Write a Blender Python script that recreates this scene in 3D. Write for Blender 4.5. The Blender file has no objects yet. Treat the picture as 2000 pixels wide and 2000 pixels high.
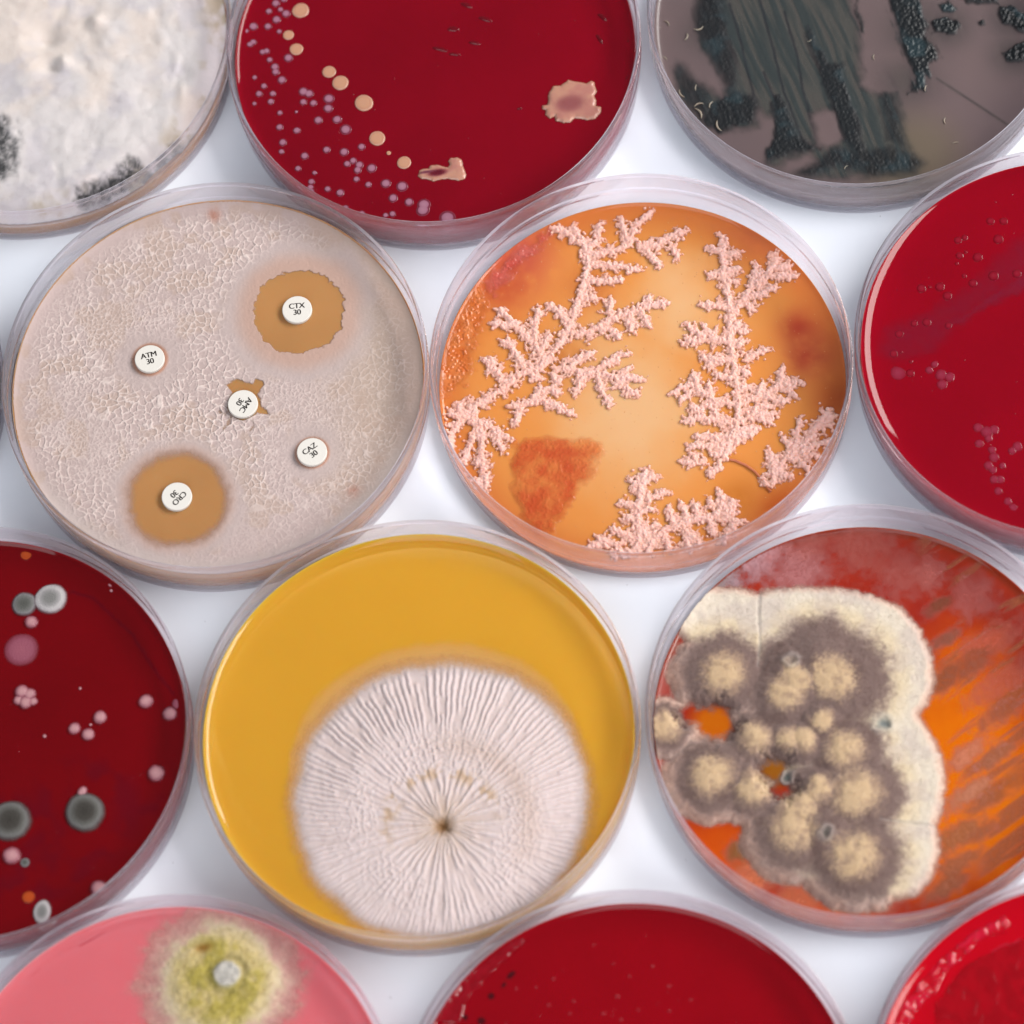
import bpy, bmesh, math, random
import numpy as np
from mathutils import Matrix, Vector

random.seed(7)
rng = np.random.default_rng(11)
MM = 0.001
C = bpy.context.scene.collection
S = bpy.context.scene

# ------------------------------------------------------------------ camera
F_PX, TILT, ROLL = 8106.6, 1.15587, -0.150468      # focal length in 2000 px frame, tilt below horizon, roll
H_DISH = 13.5                                      # dish height, mm
CAM = np.array([0.0, -330.0, 768.6 + H_DISH])      # mm
cr, sr = math.cos(ROLL), math.sin(ROLL)
X0 = np.array([1.0, 0, 0]); UP0 = np.array([0, math.sin(TILT), math.cos(TILT)])
FW = np.array([0, math.cos(TILT), -math.sin(TILT)])
AX = cr * X0 + sr * UP0
AY = -sr * X0 + cr * UP0
cam_d = bpy.data.cameras.new('camera'); cam = bpy.data.objects.new('camera', cam_d); C.objects.link(cam)
m = Matrix.Identity(4)
for i in range(3):
    m[i][0], m[i][1], m[i][2], m[i][3] = AX[i], AY[i], -FW[i], CAM[i] * MM
cam.matrix_world = m
cam_d.sensor_width = 36; cam_d.lens = F_PX / 2000 * 36
cam_d.clip_start = 0.01; cam_d.clip_end = 50
cam_d.dof.use_dof = True; cam_d.dof.focus_distance = 0.864; cam_d.dof.aperture_fstop = 12
S.camera = cam

# ------------------------------------------------------------------ world, lamps, exposure
w = bpy.data.worlds.new('World'); S.world = w; w.use_nodes = True
bg = w.node_tree.nodes['Background']; bg.inputs[0].default_value = (0.86, 0.93, 1.0, 1); bg.inputs[1].default_value = 0.24

def area(name, direc, dist, sx, sy, energy, col):
    l = bpy.data.lights.new(name, 'AREA'); l.shape = 'RECTANGLE'; l.size = sx; l.size_y = sy
    l.energy = energy; l.color = col
    o = bpy.data.objects.new(name, l); C.objects.link(o)
    d = Vector(direc).normalized(); o.location = d * dist
    o.rotation_euler = (-d).to_track_quat('-Z', 'Y').to_euler()
    return o
area('window_light', (0.76, 0.10, 0.60), 1.5, 1.6, 0.50, 41.0, (1.0, 0.97, 0.935))
area('fill_light', (-0.35, -0.75, 0.75), 1.9, 1.5, 1.5, 24.0, (0.92, 0.955, 1.0))

vs = S.view_settings
vs.view_transform = 'Standard'; vs.look = 'None'; vs.gamma = 1; vs.exposure = 0.0; vs.use_curve_mapping = False
S.cycles.max_bounces = 14; S.cycles.transmission_bounces = 12; S.cycles.transparent_max_bounces = 16
S.cycles.glossy_bounces = 6; S.cycles.sample_clamp_indirect = 8.0

# ------------------------------------------------------------------ helpers
def lin(c):
    c = np.asarray(c, float) / 255.0
    return np.where(c <= 0.04045, c / 12.92, ((c + 0.055) / 1.055) ** 2.4)
ALB = 0.67
def lin4(c, k=None):
    a = lin(c) * (ALB if k is None else k); return (float(a[0]), float(a[1]), float(a[2]), 1.0)

def unproj(pts, z):
    """pixels of the 2000 px frame -> world mm on the horizontal plane z"""
    p = np.atleast_2d(np.array(pts, float))
    u = (p[:, 0] - 1000) / F_PX; v = -(p[:, 1] - 1000) / F_PX
    d = FW[None] + u[:, None] * AX[None] + v[:, None] * AY[None]
    k = (z - CAM[2]) / d[:, 2]
    return CAM[None, :2] + d[:, :2] * k[:, None]

def tag(o, label=None, cat=None, group=None, kind=None):
    if label: o['label'] = label
    if cat: o['category'] = cat
    if group: o['group'] = group
    if kind: o['kind'] = kind
    return o

def mkmesh(name, verts, faces, mat=None, smooth=True, sharp=None):
    me = bpy.data.meshes.new(name)
    v = np.asarray(verts, np.float32).reshape(-1, 3) * MM
    if isinstance(faces, np.ndarray):
        n, k = faces.shape
        me.vertices.add(len(v)); me.vertices.foreach_set('co', v.ravel())
        me.loops.add(n * k); me.loops.foreach_set('vertex_index', faces.astype(np.int32).ravel())
        me.polygons.add(n)
        me.polygons.foreach_set('loop_start', np.arange(0, n * k, k, dtype=np.int32))
        me.update(calc_edges=True); me.validate()
    else:
        me.from_pydata(v.tolist(), [], faces); me.update()
    if smooth:
        me.polygons.foreach_set('use_smooth', np.ones(len(me.polygons), bool))
        if sharp: me.set_sharp_from_angle(angle=math.radians(sharp))
    if mat: me.materials.append(mat)
    return me
def link(name, me, parent=None, loc=(0, 0, 0)):
    o = bpy.data.objects.new(name, me); C.objects.link(o)
    if parent is not None: o.parent = parent
    o.location = (loc[0] * MM, loc[1] * MM, loc[2] * MM)
    return o
def set_col(me, rgb, alpha=None, name='Col'):
    a = me.color_attributes.new(name, 'FLOAT_COLOR', 'POINT')
    n = len(me.vertices); buf = np.ones((n, 4), np.float32)
    buf[:, :3] = lin(rgb) * ALB
    if alpha is not None: buf[:, 3] = alpha
    a.data.foreach_set('color', buf.ravel())

# noise ---------------------------------------------------------------
def _h(ix, iy, seed):
    n = (ix.astype(np.int64) * 374761393 + iy.astype(np.int64) * 668265263 + seed * 974634777) & 0xFFFFFFFF
    n = ((n ^ (n >> 13)) * 1274126177) & 0xFFFFFFFF
    n = ((n ^ (n >> 16)) * 2246822519) & 0xFFFFFFFF
    return ((n ^ (n >> 15)) & 0xFFFFFF) / float(0xFFFFFF)
def vnoise(x, y, seed=0):
    x = np.asarray(x, float); y = np.asarray(y, float)
    ix = np.floor(x); iy = np.floor(y); fx = x - ix; fy = y - iy
    fx = fx * fx * fx * (fx * (fx * 6 - 15) + 10); fy = fy * fy * fy * (fy * (fy * 6 - 15) + 10)
    a = _h(ix, iy, seed); b = _h(ix + 1, iy, seed); c = _h(ix, iy + 1, seed); d = _h(ix + 1, iy + 1, seed)
    return (a * (1 - fx) + b * fx) * (1 - fy) + (c * (1 - fx) + d * fx) * fy
def fbm(x, y, o=4, seed=0):
    x = np.asarray(x, float); y = np.asarray(y, float)
    s = 0; a = 0.5; t = 0
    for k in range(o):
        s = s + a * vnoise(x * 2 ** k + 13.7 * k, y * 2 ** k - 7.1 * k, seed + k); t += a; a *= 0.5
    return s / t
def worley(x, y, seed=0):
    ix = np.floor(x); iy = np.floor(y)
    f1 = np.full(x.shape, 9.0); f2 = np.full(x.shape, 9.0)
    for dx in (-1, 0, 1):
        for dy in (-1, 0, 1):
            cx, cy = ix + dx, iy + dy
            d = np.hypot(cx + _h(cx, cy, seed) - x, cy + _h(cx, cy, seed + 77) - y)
            f2 = np.where(d < f1, f1, np.minimum(f2, d)); f1 = np.minimum(f1, d)
    return f1, f2
def ss(a, b, x):
    t = np.clip((x - a) / (b - a), 0, 1); return t * t * (3 - 2 * t)
def mix(a, b, t):
    a = np.asarray(a, float); b = np.asarray(b, float); t = np.asarray(t)[..., None]
    return a * (1 - t) + b * t
def dseg(X, Y, a, b):
    abx, aby = b[0] - a[0], b[1] - a[1]; L = abx * abx + aby * aby + 1e-9
    t = np.clip(((X - a[0]) * abx + (Y - a[1]) * aby) / L, 0, 1)
    return np.hypot(X - a[0] - t * abx, Y - a[1] - t * aby)
def sdpoly(X, Y, P):
    d = np.full(X.shape, 1e9); ins = np.zeros(X.shape, bool); n = len(P)
    for i in range(n):
        a, b = P[i], P[(i + 1) % n]
        d = np.minimum(d, dseg(X, Y, a, b))
        c = (a[1] > Y) != (b[1] > Y)
        ins ^= c & (X < (b[0] - a[0]) * (Y - a[1]) / ((b[1] - a[1]) if b[1] != a[1] else 1e-9) + a[0])
    return np.where(ins, -d, d)
def dline(X, Y, P):
    d = np.full(X.shape, 1e9)
    for i in range(len(P) - 1): d = np.minimum(d, dseg(X, Y, P[i], P[i + 1]))
    return d

# ------------------------------------------------------------------ materials
def newmat(name):
    mt = bpy.data.materials.new(name); mt.use_nodes = True
    nt = mt.node_tree; return mt, nt, nt.nodes['Principled BSDF'], nt.nodes['Material Output']
def bump(nt, bs, scale, strength, dist=0.0003, detail=4, obj=True):
    tc = nt.nodes.new('ShaderNodeTexCoord'); nz = nt.nodes.new('ShaderNodeTexNoise')
    nz.inputs['Scale'].default_value = scale; nz.inputs['Detail'].default_value = detail
    bm = nt.nodes.new('ShaderNodeBump'); bm.inputs['Strength'].default_value = strength; bm.inputs['Distance'].default_value = dist
    nt.links.new(tc.outputs['Object'], nz.inputs['Vector']); nt.links.new(nz.outputs['Fac'], bm.inputs['Height'])
    nt.links.new(bm.outputs['Normal'], bs.inputs['Normal'])
    return nz

def mat_plastic(name, through, haze, gcol):
    mt, nt, bs, out = newmat(name); nt.nodes.remove(bs)
    g = nt.nodes.new('ShaderNodeBsdfGlass'); g.inputs['IOR'].default_value = 1.57; g.inputs['Roughness'].default_value = 0.015
    g.inputs['Color'].default_value = gcol
    d = nt.nodes.new('ShaderNodeBsdfDiffuse'); d.inputs['Color'].default_value = (0.86, 0.86, 0.90, 1)
    t = nt.nodes.new('ShaderNodeBsdfTranslucent'); t.inputs['Color'].default_value = (0.86, 0.86, 0.90, 1)
    a = nt.nodes.new('ShaderNodeMixShader'); a.inputs[0].default_value = 0.5
    x = nt.nodes.new('ShaderNodeMixShader'); x.inputs[0].default_value = haze
    nt.links.new(d.outputs[0], a.inputs[1]); nt.links.new(t.outputs[0], a.inputs[2])
    tr = nt.nodes.new('ShaderNodeBsdfTransparent'); tr.inputs['Color'].default_value = (0.985, 0.968, 0.985, 1)
    y = nt.nodes.new('ShaderNodeMixShader'); y.inputs[0].default_value = through
    nt.links.new(g.outputs[0], y.inputs[1]); nt.links.new(tr.outputs[0], y.inputs[2])
    nt.links.new(y.outputs[0], x.inputs[1]); nt.links.new(a.outputs[0], x.inputs[2])
    nt.links.new(x.outputs[0], out.inputs[0]); return mt
PLASTIC = mat_plastic('clear_polystyrene', 0.80, 0.045, (0.97, 0.965, 0.985, 1))
LIP = mat_plastic('clear_polystyrene_lip', 0.12, 0.07, (0.97, 0.93, 0.96, 1))

def mat_agar(name, rgb=None, rough=0.08, sss=0.6, radius=(3, 1, 0.6), clear=0.0, tint=None, bscale=0, bstr=0.0, mottle=0.11):
    mt, nt, bs, out = newmat(name)
    if rgb is None:
        at = nt.nodes.new('ShaderNodeVertexColor'); at.layer_name = 'Col'; src = at.outputs[0]
    else:
        tc = nt.nodes.new('ShaderNodeTexCoord'); nz = nt.nodes.new('ShaderNodeTexNoise'); nz.inputs['Scale'].default_value = 45
        nz.inputs['Detail'].default_value = 5
        rp = nt.nodes.new('ShaderNodeMixRGB'); c = lin4(rgb)
        rp.inputs[1].default_value = tuple(v * (1 - mottle * 2) for v in c[:3]) + (1,)
        rp.inputs[2].default_value = tuple(min(1, v * (1 + mottle * 2)) for v in c[:3]) + (1,)
        nt.links.new(tc.outputs['Object'], nz.inputs['Vector']); nt.links.new(nz.outputs['Fac'], rp.inputs[0]); src = rp.outputs[0]
    nt.links.new(src, bs.inputs['Base Color'])
    bs.inputs['Roughness'].default_value = rough; bs.inputs['Specular IOR Level'].default_value = 0.0
    bs.inputs['Subsurface Weight'].default_value = sss
    bs.inputs['Subsurface Radius'].default_value = radius; bs.inputs['Subsurface Scale'].default_value = 0.001
    if bscale: bump(nt, bs, bscale, bstr)
    # wet skin over a partly see-through gel
    body = bs.outputs[0]
    if clear:
        tr = nt.nodes.new('ShaderNodeBsdfTransparent'); tr.inputs[0].default_value = tuple(tint) + (1,)
        mx = nt.nodes.new('ShaderNodeMixShader'); mx.inputs[0].default_value = clear
        nt.links.new(body, mx.inputs[1]); nt.links.new(tr.outputs[0], mx.inputs[2]); body = mx.outputs[0]
    fr = nt.nodes.new('ShaderNodeFresnel'); fr.inputs[0].default_value = 1.37
    gl = nt.nodes.new('ShaderNodeBsdfAnisotropic'); gl.inputs['Roughness'].default_value = rough
    m2 = nt.nodes.new('ShaderNodeMixShader')
    nt.links.new(fr.outputs[0], m2.inputs[0]); nt.links.new(body, m2.inputs[1]); nt.links.new(gl.outputs[0], m2.inputs[2]); nt.links.new(m2.outputs[0], out.inputs[0])
    return mt

def mat_growth(name, rough=0.85, sheen=0.0, spec=0.3, sss=0.0, bscale=900, bstr=0.35, bd=0.0002, coat=0.0, srad=(1, .6, .4)):
    """growth on the gel: colour and cover from the mesh's own attribute"""
    mt, nt, bs, out = newmat(name)
    at = nt.nodes.new('ShaderNodeVertexColor'); at.layer_name = 'Col'
    nt.links.new(at.outputs['Color'], bs.inputs['Base Color']); nt.links.new(at.outputs['Alpha'], bs.inputs['Alpha'])
    bs.inputs['Roughness'].default_value = rough; bs.inputs['Specular IOR Level'].default_value = spec
    bs.inputs['Sheen Weight'].default_value = sheen; bs.inputs['Sheen Roughness'].default_value = 0.6
    bs.inputs['Coat Weight'].default_value = coat; bs.inputs['Coat Roughness'].default_value = 0.08
    bs.inputs['Subsurface Weight'].default_value = sss; bs.inputs['Subsurface Radius'].default_value = srad; bs.inputs['Subsurface Scale'].default_value = 0.001
    if bstr: bump(nt, bs, bscale, bstr, bd)
    return mt

def mat_flat(name, rgb, rough=0.5, spec=0.4, sss=0.0, bscale=0, bstr=0.0, coat=0.0):
    mt, nt, bs, out = newmat(name)
    bs.inputs['Base Color'].default_value = lin4(rgb); bs.inputs['Roughness'].default_value = rough
    bs.inputs['Specular IOR Level'].default_value = spec; bs.inputs['Coat Weight'].default_value = coat
    bs.inputs['Subsurface Weight'].default_value = sss; bs.inputs['Subsurface Radius'].default_value = (1, .6, .5); bs.inputs['Subsurface Scale'].default_value = 0.001
    if bscale: bump(nt, bs, bscale, bstr)
    return mt

def mat_colony(name, stops, rough=0.3, spec=0.5, wob=0.12, sss=0.0, bstr=0.0, bscale=1.5):
    """radially zoned colony: stops = (radius, rgb, cover)"""
    mt, nt, bs, out = newmat(name)
    tc = nt.nodes.new('ShaderNodeTexCoord'); oi = nt.nodes.new('ShaderNodeObjectInfo')
    sx = nt.nodes.new('ShaderNodeVectorMath'); sx.operation = 'MULTIPLY'; sx.inputs[1].default_value = (1000, 1000, 0)
    ln = nt.nodes.new('ShaderNodeVectorMath'); ln.operation = 'LENGTH'
    nz = nt.nodes.new('ShaderNodeTexNoise'); nz.noise_dimensions = '4D'; nz.inputs['Scale'].default_value = 2.2; nz.inputs['Detail'].default_value = 5
    ad = nt.nodes.new('ShaderNodeMath'); ad.operation = 'MULTIPLY_ADD'; ad.inputs[1].default_value = wob
    sb = nt.nodes.new('ShaderNodeMath'); sb.operation = 'SUBTRACT'; sb.inputs[1].default_value = wob * 0.5
    mw = nt.nodes.new('ShaderNodeMath'); mw.operation = 'MULTIPLY'; mw.inputs[1].default_value = 50
    L = nt.links.new
    L(tc.outputs['Object'], sx.inputs[0]); L(sx.outputs[0], ln.inputs[0]); L(sx.outputs[0], nz.inputs['Vector'])
    L(oi.outputs['Random'], mw.inputs[0]); L(mw.outputs[0], nz.inputs['W'])
    L(nz.outputs['Fac'], ad.inputs[0]); L(ln.outputs['Value'], ad.inputs[2]); L(ad.outputs[0], sb.inputs[0])
    cr_ = nt.nodes.new('ShaderNodeValToRGB'); ar = nt.nodes.new('ShaderNodeValToRGB')
    for rp, f in ((cr_, lambda s: lin4(s[1])), (ar, lambda s: (s[2],) * 3 + (1,))):
        el = rp.color_ramp.elements
        while len(el) > 1: el.remove(el[-1])
        el[0].position = stops[0][0]; el[0].color = f(stops[0])
        for s in stops[1:]:
            e = el.new(min(s[0], 1.0)); e.color = f(s)
        L(sb.outputs[0], rp.inputs[0])
    L(cr_.outputs[0], bs.inputs['Base Color']); L(ar.outputs[0], bs.inputs['Alpha'])
    bs.inputs['Roughness'].default_value = rough; bs.inputs['Specular IOR Level'].default_value = spec
    bs.inputs['Subsurface Weight'].default_value = sss; bs.inputs['Subsurface Radius'].default_value = (1, .6, .5); bs.inputs['Subsurface Scale'].default_value = 0.0006
    if bstr:
        n2 = nt.nodes.new('ShaderNodeTexNoise'); n2.inputs['Scale'].default_value = bscale * 6; n2.inputs['Detail'].default_value = 6
        bm = nt.nodes.new('ShaderNodeBump'); bm.inputs['Strength'].default_value = bstr; bm.inputs['Distance'].default_value = 0.0004
        L(sx.outputs[0], n2.inputs['Vector']); L(n2.outputs['Fac'], bm.inputs['Height']); L(bm.outputs['Normal'], bs.inputs['Normal'])
    return mt

# ------------------------------------------------------------------ table
def make_table():
    mt, nt, bs, out = newmat('white_laminate')
    bs.inputs['Base Color'].default_value = (0.76, 0.805, 0.87, 1); bs.inputs['Roughness'].default_value = 0.38
    bs.inputs['Specular IOR Level'].default_value = 0.35
    tc = nt.nodes.new('ShaderNodeTexCoord')
    n1 = nt.nodes.new('ShaderNodeTexNoise'); n1.inputs['Scale'].default_value = 14; n1.inputs['Detail'].default_value = 6
    r1 = nt.nodes.new('ShaderNodeMapRange'); r1.inputs['To Min'].default_value = 0.30; r1.inputs['To Max'].default_value = 0.46
    nt.links.new(tc.outputs['Object'], n1.inputs['Vector']); nt.links.new(n1.outputs['Fac'], r1.inputs['Value']); nt.links.new(r1.outputs[0], bs.inputs['Roughness'])
    n2 = nt.nodes.new('ShaderNodeTexNoise'); n2.inputs['Scale'].default_value = 900; n2.inputs['Detail'].default_value = 2
    bm = nt.nodes.new('ShaderNodeBump'); bm.inputs['Strength'].default_value = 0.05; bm.inputs['Distance'].default_value = 0.0001
    nt.links.new(tc.outputs['Object'], n2.inputs['Vector']); nt.links.new(n2.outputs['Fac'], bm.inputs['Height']); nt.links.new(bm.outputs[0], bs.inputs['Normal'])
    v = [(-900, -700, 0), (900, -700, 0), (900, 800, 0), (-900, 800, 0), (-900, -700, -25), (900, -700, -25), (900, 800, -25), (-900, 800, -25)]
    f = [(0, 1, 2, 3), (7, 6, 5, 4), (0, 4, 5, 1), (1, 5, 6, 2), (2, 6, 7, 3), (3, 7, 4, 0)]
    o = link('tabletop', mkmesh('tabletop', v, f, mt, smooth=False)); tag(o, 'smooth white tabletop under all the dishes', 'table', kind='structure')
make_table()
def make_dust():
    r = np.random.default_rng(5); v = []; f = []
    for i in range(90):
        c = unproj([(r.uniform(-60, 2060), r.uniform(-60, 2060))], 0)[0]; a = r.uniform(0, 6.28); L = r.choice([.12, .2, .3, 1.2], p=[.4, .3, .2, .1]); w_ = .05 + .1 * r.random() * (L < 1); b = len(v)
        for (x, y, z) in ((-L, 0, .01), (0, -w_, .01), (L, .1 * L, .01), (0, w_ + .2 * L * (L > 1), .03), (0, 0, .01 + w_)):
            v.append((c[0] + x * math.cos(a) - y * math.sin(a), c[1] + x * math.sin(a) + y * math.cos(a), z))
        f += [(b, b + 1, b + 4), (b + 1, b + 2, b + 4), (b + 2, b + 3, b + 4), (b + 3, b, b + 4)]
    o = link('dust', mkmesh('dust', v, f, mat_flat('grey_dust', (120, 122, 130), rough=.9)))
    tag(o, 'sparse tiny grey dust specks scattered on the white table', 'dust', kind='stuff')
make_dust()

# ------------------------------------------------------------------ petri dish
NSEG = 224
def lathe(prof, n=NSEG, close=True, cap=None):
    th = np.linspace(0, 2 * math.pi, n, endpoint=False); p = np.array(prof, float); k = len(p)
    v = np.zeros((k, n, 3)); v[..., 0] = p[:, :1] * np.cos(th); v[..., 1] = p[:, :1] * np.sin(th); v[..., 2] = p[:, 1:2]
    f = []
    rows = k if close else k - 1
    for i in range(rows):
        j = (i + 1) % k
        for a in range(n):
            b = (a + 1) % n
            f.append((i * n + a, i * n + b, j * n + b, j * n + a))
    return v.reshape(-1, 3), np.array(f)

class Dish:
    def __init__(s, c, R, gap, label, agar, seed=0, rise=0.9, colfn=None, surf=None, dec=0.85):
        """c: centre in mm, R: rim radius, gap: free wall above the gel"""
        s.c = np.array([c[0], c[1] - 330.0]); s.R = R; s.za = H_DISH - gap; s.ri = R - 1.35
        s.root = bpy.data.objects.new('petri_dish', None); C.objects.link(s.root)
        s.root.location = (s.c[0] * MM, s.c[1] * MM, 0); s.root.empty_display_size = 0.01
        tag(s.root, label, 'petri dish', 'open petri dishes crowded on the white table')
        h = H_DISH; zs = h - 6.2
        prof = [(0.02, 0.25), (R - 3.0, 0.25), (R - 2.2, 0.0), (R - 1.3, 0.0), (R - 0.75, 0.35), (R - 0.62, 1.2), (R - 0.42, zs - 0.15), (R - 0.16, zs + 0.15), (R - 0.04, h - 0.5), (R - 0.12, h - 0.12), (R - 0.4, h),
                (R - 0.78, h - 0.04), (R - 0.98, h - 0.25), (R - 1.06, zs + 0.35), (R - 1.24, zs), (R - 1.3, 1.6), (R - 1.7, 1.15), (0.02, 1.1)]
        v, f = lathe(prof, close=False)
        me = mkmesh('dish_wall', v, f, PLASTIC, sharp=38)
        me.materials.append(LIP); nb = len(prof) - 1
        rows = np.zeros(nb, int); rows[[6, 8, 9, 10, 11, 13]] = 1
        me.polygons.foreach_set('material_index', np.repeat(rows, NSEG).astype(np.int32))
        s.wall = link('dish_wall', me, s.root); s.wall['label'] = 'clear colourless plastic base with upright wall and rounded rim'
        # gel, closed body with the meniscus creeping up the wall
        rr = np.r_[np.linspace(0.4, s.ri - 7.0, 70 if colfn else 14), s.ri - 7.0 + 6.95 * np.linspace(0.03, 1, 40) ** 0.8]
        if colfn is not None: n = 420
        else: n = NSEG
        th = np.linspace(0, 2 * math.pi, n, endpoint=False)
        Rg, Tg = np.meshgrid(rr, th, indexing='ij'); X = Rg * np.cos(Tg); Y = Rg * np.sin(Tg)
        rj = rise * (1 + 0.18 * (fbm(np.cos(Tg) * 2 + seed, np.sin(Tg) * 2, 3, seed) - 0.5))
        Z = s.za + rj * np.exp(-(s.ri - 0.05 - Rg) / dec)
        if surf is not None: Z = Z + surf(X, Y)
        nr = len(rr)
        top = np.stack([X, Y, Z], -1).reshape(-1, 3)
        side = np.stack([(s.ri - 0.05) * np.cos(th), (s.ri - 0.05) * np.sin(th), np.full(n, 1.9)], -1)
        bot = np.stack([(s.ri - 0.6) * np.cos(th), (s.ri - 0.6) * np.sin(th), np.full(n, 1.22)], -1)
        vv = np.vstack([top, side, bot, [[0, 0, 1.22]], [[0, 0, s.za + (float(surf(np.zeros(1), np.zeros(1))[0]) if surf is not None else 0)]]])
        idx = np.arange(n); nx = (idx + 1) % n; q = []
        for i in range(nr + 1):
            a = i * n; b = (i + 1) * n
            q.append(np.stack([b + idx, b + nx, a + nx, a + idx], 1))
        q = np.vstack(q)
        fc = [tuple(r) for r in q.tolist()]
        cb = len(vv) - 2; ct = cb + 1; lb = (nr + 1) * n
        fc += [(cb, lb + (i + 1) % n, lb + i) for i in range(n)] + [(ct, i, (i + 1) % n) for i in range(n)]
        me = mkmesh('agar', vv, fc, agar)
        if colfn is not None:
            set_col(me, colfn(vv[:, 0], vv[:, 1]))
        s.agar = link('agar', me, s.root); s.men = (rise, dec)
    def loc(s, pts, z=None):
        return unproj(pts, s.za if z is None else z) - s.c[None]
    def crop(s, off, sc, pts):
        p = np.array(pts, float)[:, :2] * sc + np.array(off)
        return s.loc(p)
    def mmpx(s):            # mm per pixel (horizontal) on the gel
        return float(np.linalg.norm(np.diff(s.loc(_mid(s)), axis=0)[0])) / 100.0
    def patch(s, name, fn, mat, res, box=None, lift=0.06, rmax=None, kind=None):
        """a sheet of growth: fn(X, Y) -> height mm, rgb, cover"""
        rm = rmax or s.ri - 0.3
        x0, x1, y0, y1 = box or (-rm, rm, -rm, rm)
        xs = np.arange(x0, x1 + res, res); ys = np.arange(y0, y1 + res, res)
        X, Y = np.meshgrid(xs, ys, indexing='ij')
        hgt, rgb, al = fn(X, Y)
        al = np.where(np.hypot(X, Y) > rm, 0, al) * np.ones_like(X)
        Rr = np.hypot(X, Y)
        Z = s.za + lift + hgt + 1.03 * s.men[0] * np.exp(-np.clip(s.ri - 0.05 - Rr, 0, None) / s.men[1])
        ok = al > 0.004
        ny = len(ys); nx_ = len(xs)
        I = np.arange(nx_ * ny).reshape(nx_, ny)
        fm = ok[:-1, :-1] | ok[1:, :-1] | ok[1:, 1:] | ok[:-1, 1:]
        inside = Rr <= rm + res
        fm &= inside[:-1, :-1] & inside[1:, :-1] & inside[1:, 1:] & inside[:-1, 1:]
        q = np.stack([I[:-1, :-1][fm], I[1:, :-1][fm], I[1:, 1:][fm], I[:-1, 1:][fm]], 1)
        used = np.unique(q); mp = np.full(nx_ * ny, -1); mp[used] = np.arange(len(used)); q = mp[q]
        V = np.stack([X, Y, Z], -1).reshape(-1, 3)[used]
        me = mkmesh(name, V, q, mat); set_col(me, np.asarray(rgb).reshape(-1, 3)[used], al.reshape(-1)[used])
        o = link(name, me, s.agar)
        if kind: o['kind'] = kind
        s.last = (X, Y, Z, np.asarray(rgb), al)
        return o
    def fuzz(s, name, n, length, width, mat, up=0.6, seed=1, thr=0.3, weight=None, jit=8):
        """fine upright hyphae standing on the last sheet"""
        X, Y, Z, rgb, al = s.last; r = np.random.default_rng(seed)
        ok = np.flatnonzero(((al if weight is None else weight) > thr).ravel())
        k = r.choice(ok, n)
        res = X[1, 0] - X[0, 0]
        base = np.stack([X.ravel()[k] + r.uniform(-.5, .5, n) * res, Y.ravel()[k] + r.uniform(-.5, .5, n) * res, Z.ravel()[k] - 0.05], 1)
        d = r.normal(size=(n, 3)); d[:, 2] = np.abs(d[:, 2]) * 0.7 + up; d /= np.linalg.norm(d, axis=1)[:, None]
        L = length * r.uniform(0.4, 1.2, n)[:, None]
        sd = np.cross(d, r.normal(size=(n, 3))); sd /= np.linalg.norm(sd, axis=1)[:, None]
        mid = base + d * L * 0.55 + r.normal(size=(n, 3)) * L * 0.12
        tip = base + d * L + r.normal(size=(n, 3)) * L * 0.25
        v = np.stack([base - sd * width, base + sd * width, mid + sd * width * 0.8, tip, mid - sd * width * 0.8], 1).reshape(-1, 3)
        i = np.arange(n) * 5
        f = np.vstack([np.stack([i, i + 1, i + 2, i + 4], 1)])
        f3 = np.stack([i + 4, i + 2, i + 3, i + 3], 1)
        faces = [tuple(t) for t in f.tolist()] + [(t[0], t[1], t[2]) for t in f3.tolist()]
        me = mkmesh(name, v, faces, mat)
        c = np.clip(rgb.reshape(-1, 3)[k] + r.normal(size=(n, 1)) * jit, 0, 255)
        set_col(me, np.repeat(c, 5, axis=0), np.full(n * 5, 1.0))
        o = link(name, me, s.agar); o['kind'] = 'stuff'
        return o
def _mid(s):
    # two pixels 100 px apart near the dish centre
    w_ = np.array([s.c[0], s.c[1], s.za]) - CAM
    u = 1000 + F_PX * (w_ @ AX) / (w_ @ FW); v = 1000 - F_PX * (w_ @ AY) / (w_ @ FW)
    return [(u - 50, v), (u + 50, v)]

# shared colony shapes, radius 1 mm ------------------------------------
def dome_mesh(name, mat, prof, n=28, wob=0.0, seed=0):
    r0 = random.Random(seed); ph = [r0.uniform(0, 6.28) for _ in range(4)]
    v = []; f = []
    for (r, z) in prof:
        for a in range(n):
            t = 2 * math.pi * a / n
            k = 1 + wob * (0.5 * math.sin(2 * t + ph[0]) + 0.35 * math.sin(3 * t + ph[1]) + 0.25 * math.sin(5 * t + ph[2]))
            v.append((r * k * math.cos(t), r * k * math.sin(t), z))
    for i in range(len(prof) - 1):
        for a in range(n):
            b = (a + 1) % n; f.append((i * n + a, i * n + b, (i + 1) * n + b, (i + 1) * n + a))
    v.append((0, 0, prof[-1][1])); c = len(v) - 1; k = (len(prof) - 1) * n
    f += [(k + a, k + (a + 1) % n, c) for a in range(n)]
    return mkmesh(name, v, f, mat)
FLAT = [(1.0, 0.0), (0.985, 0.35), (0.95, 0.62), (0.88, 0.82), (0.75, 0.93), (0.5, 1.0), (0.25, 1.0)]
DOME = [(1.0, 0.0), (0.96, 0.3), (0.86, 0.55), (0.7, 0.77), (0.5, 0.91), (0.25, 0.98)]
THIN = [(1.0, 0.0), (0.93, 0.25), (0.85, 0.55), (0.78, 0.62), (0.7, 0.75), (0.5, 0.95), (0.25, 1.0)]

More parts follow.
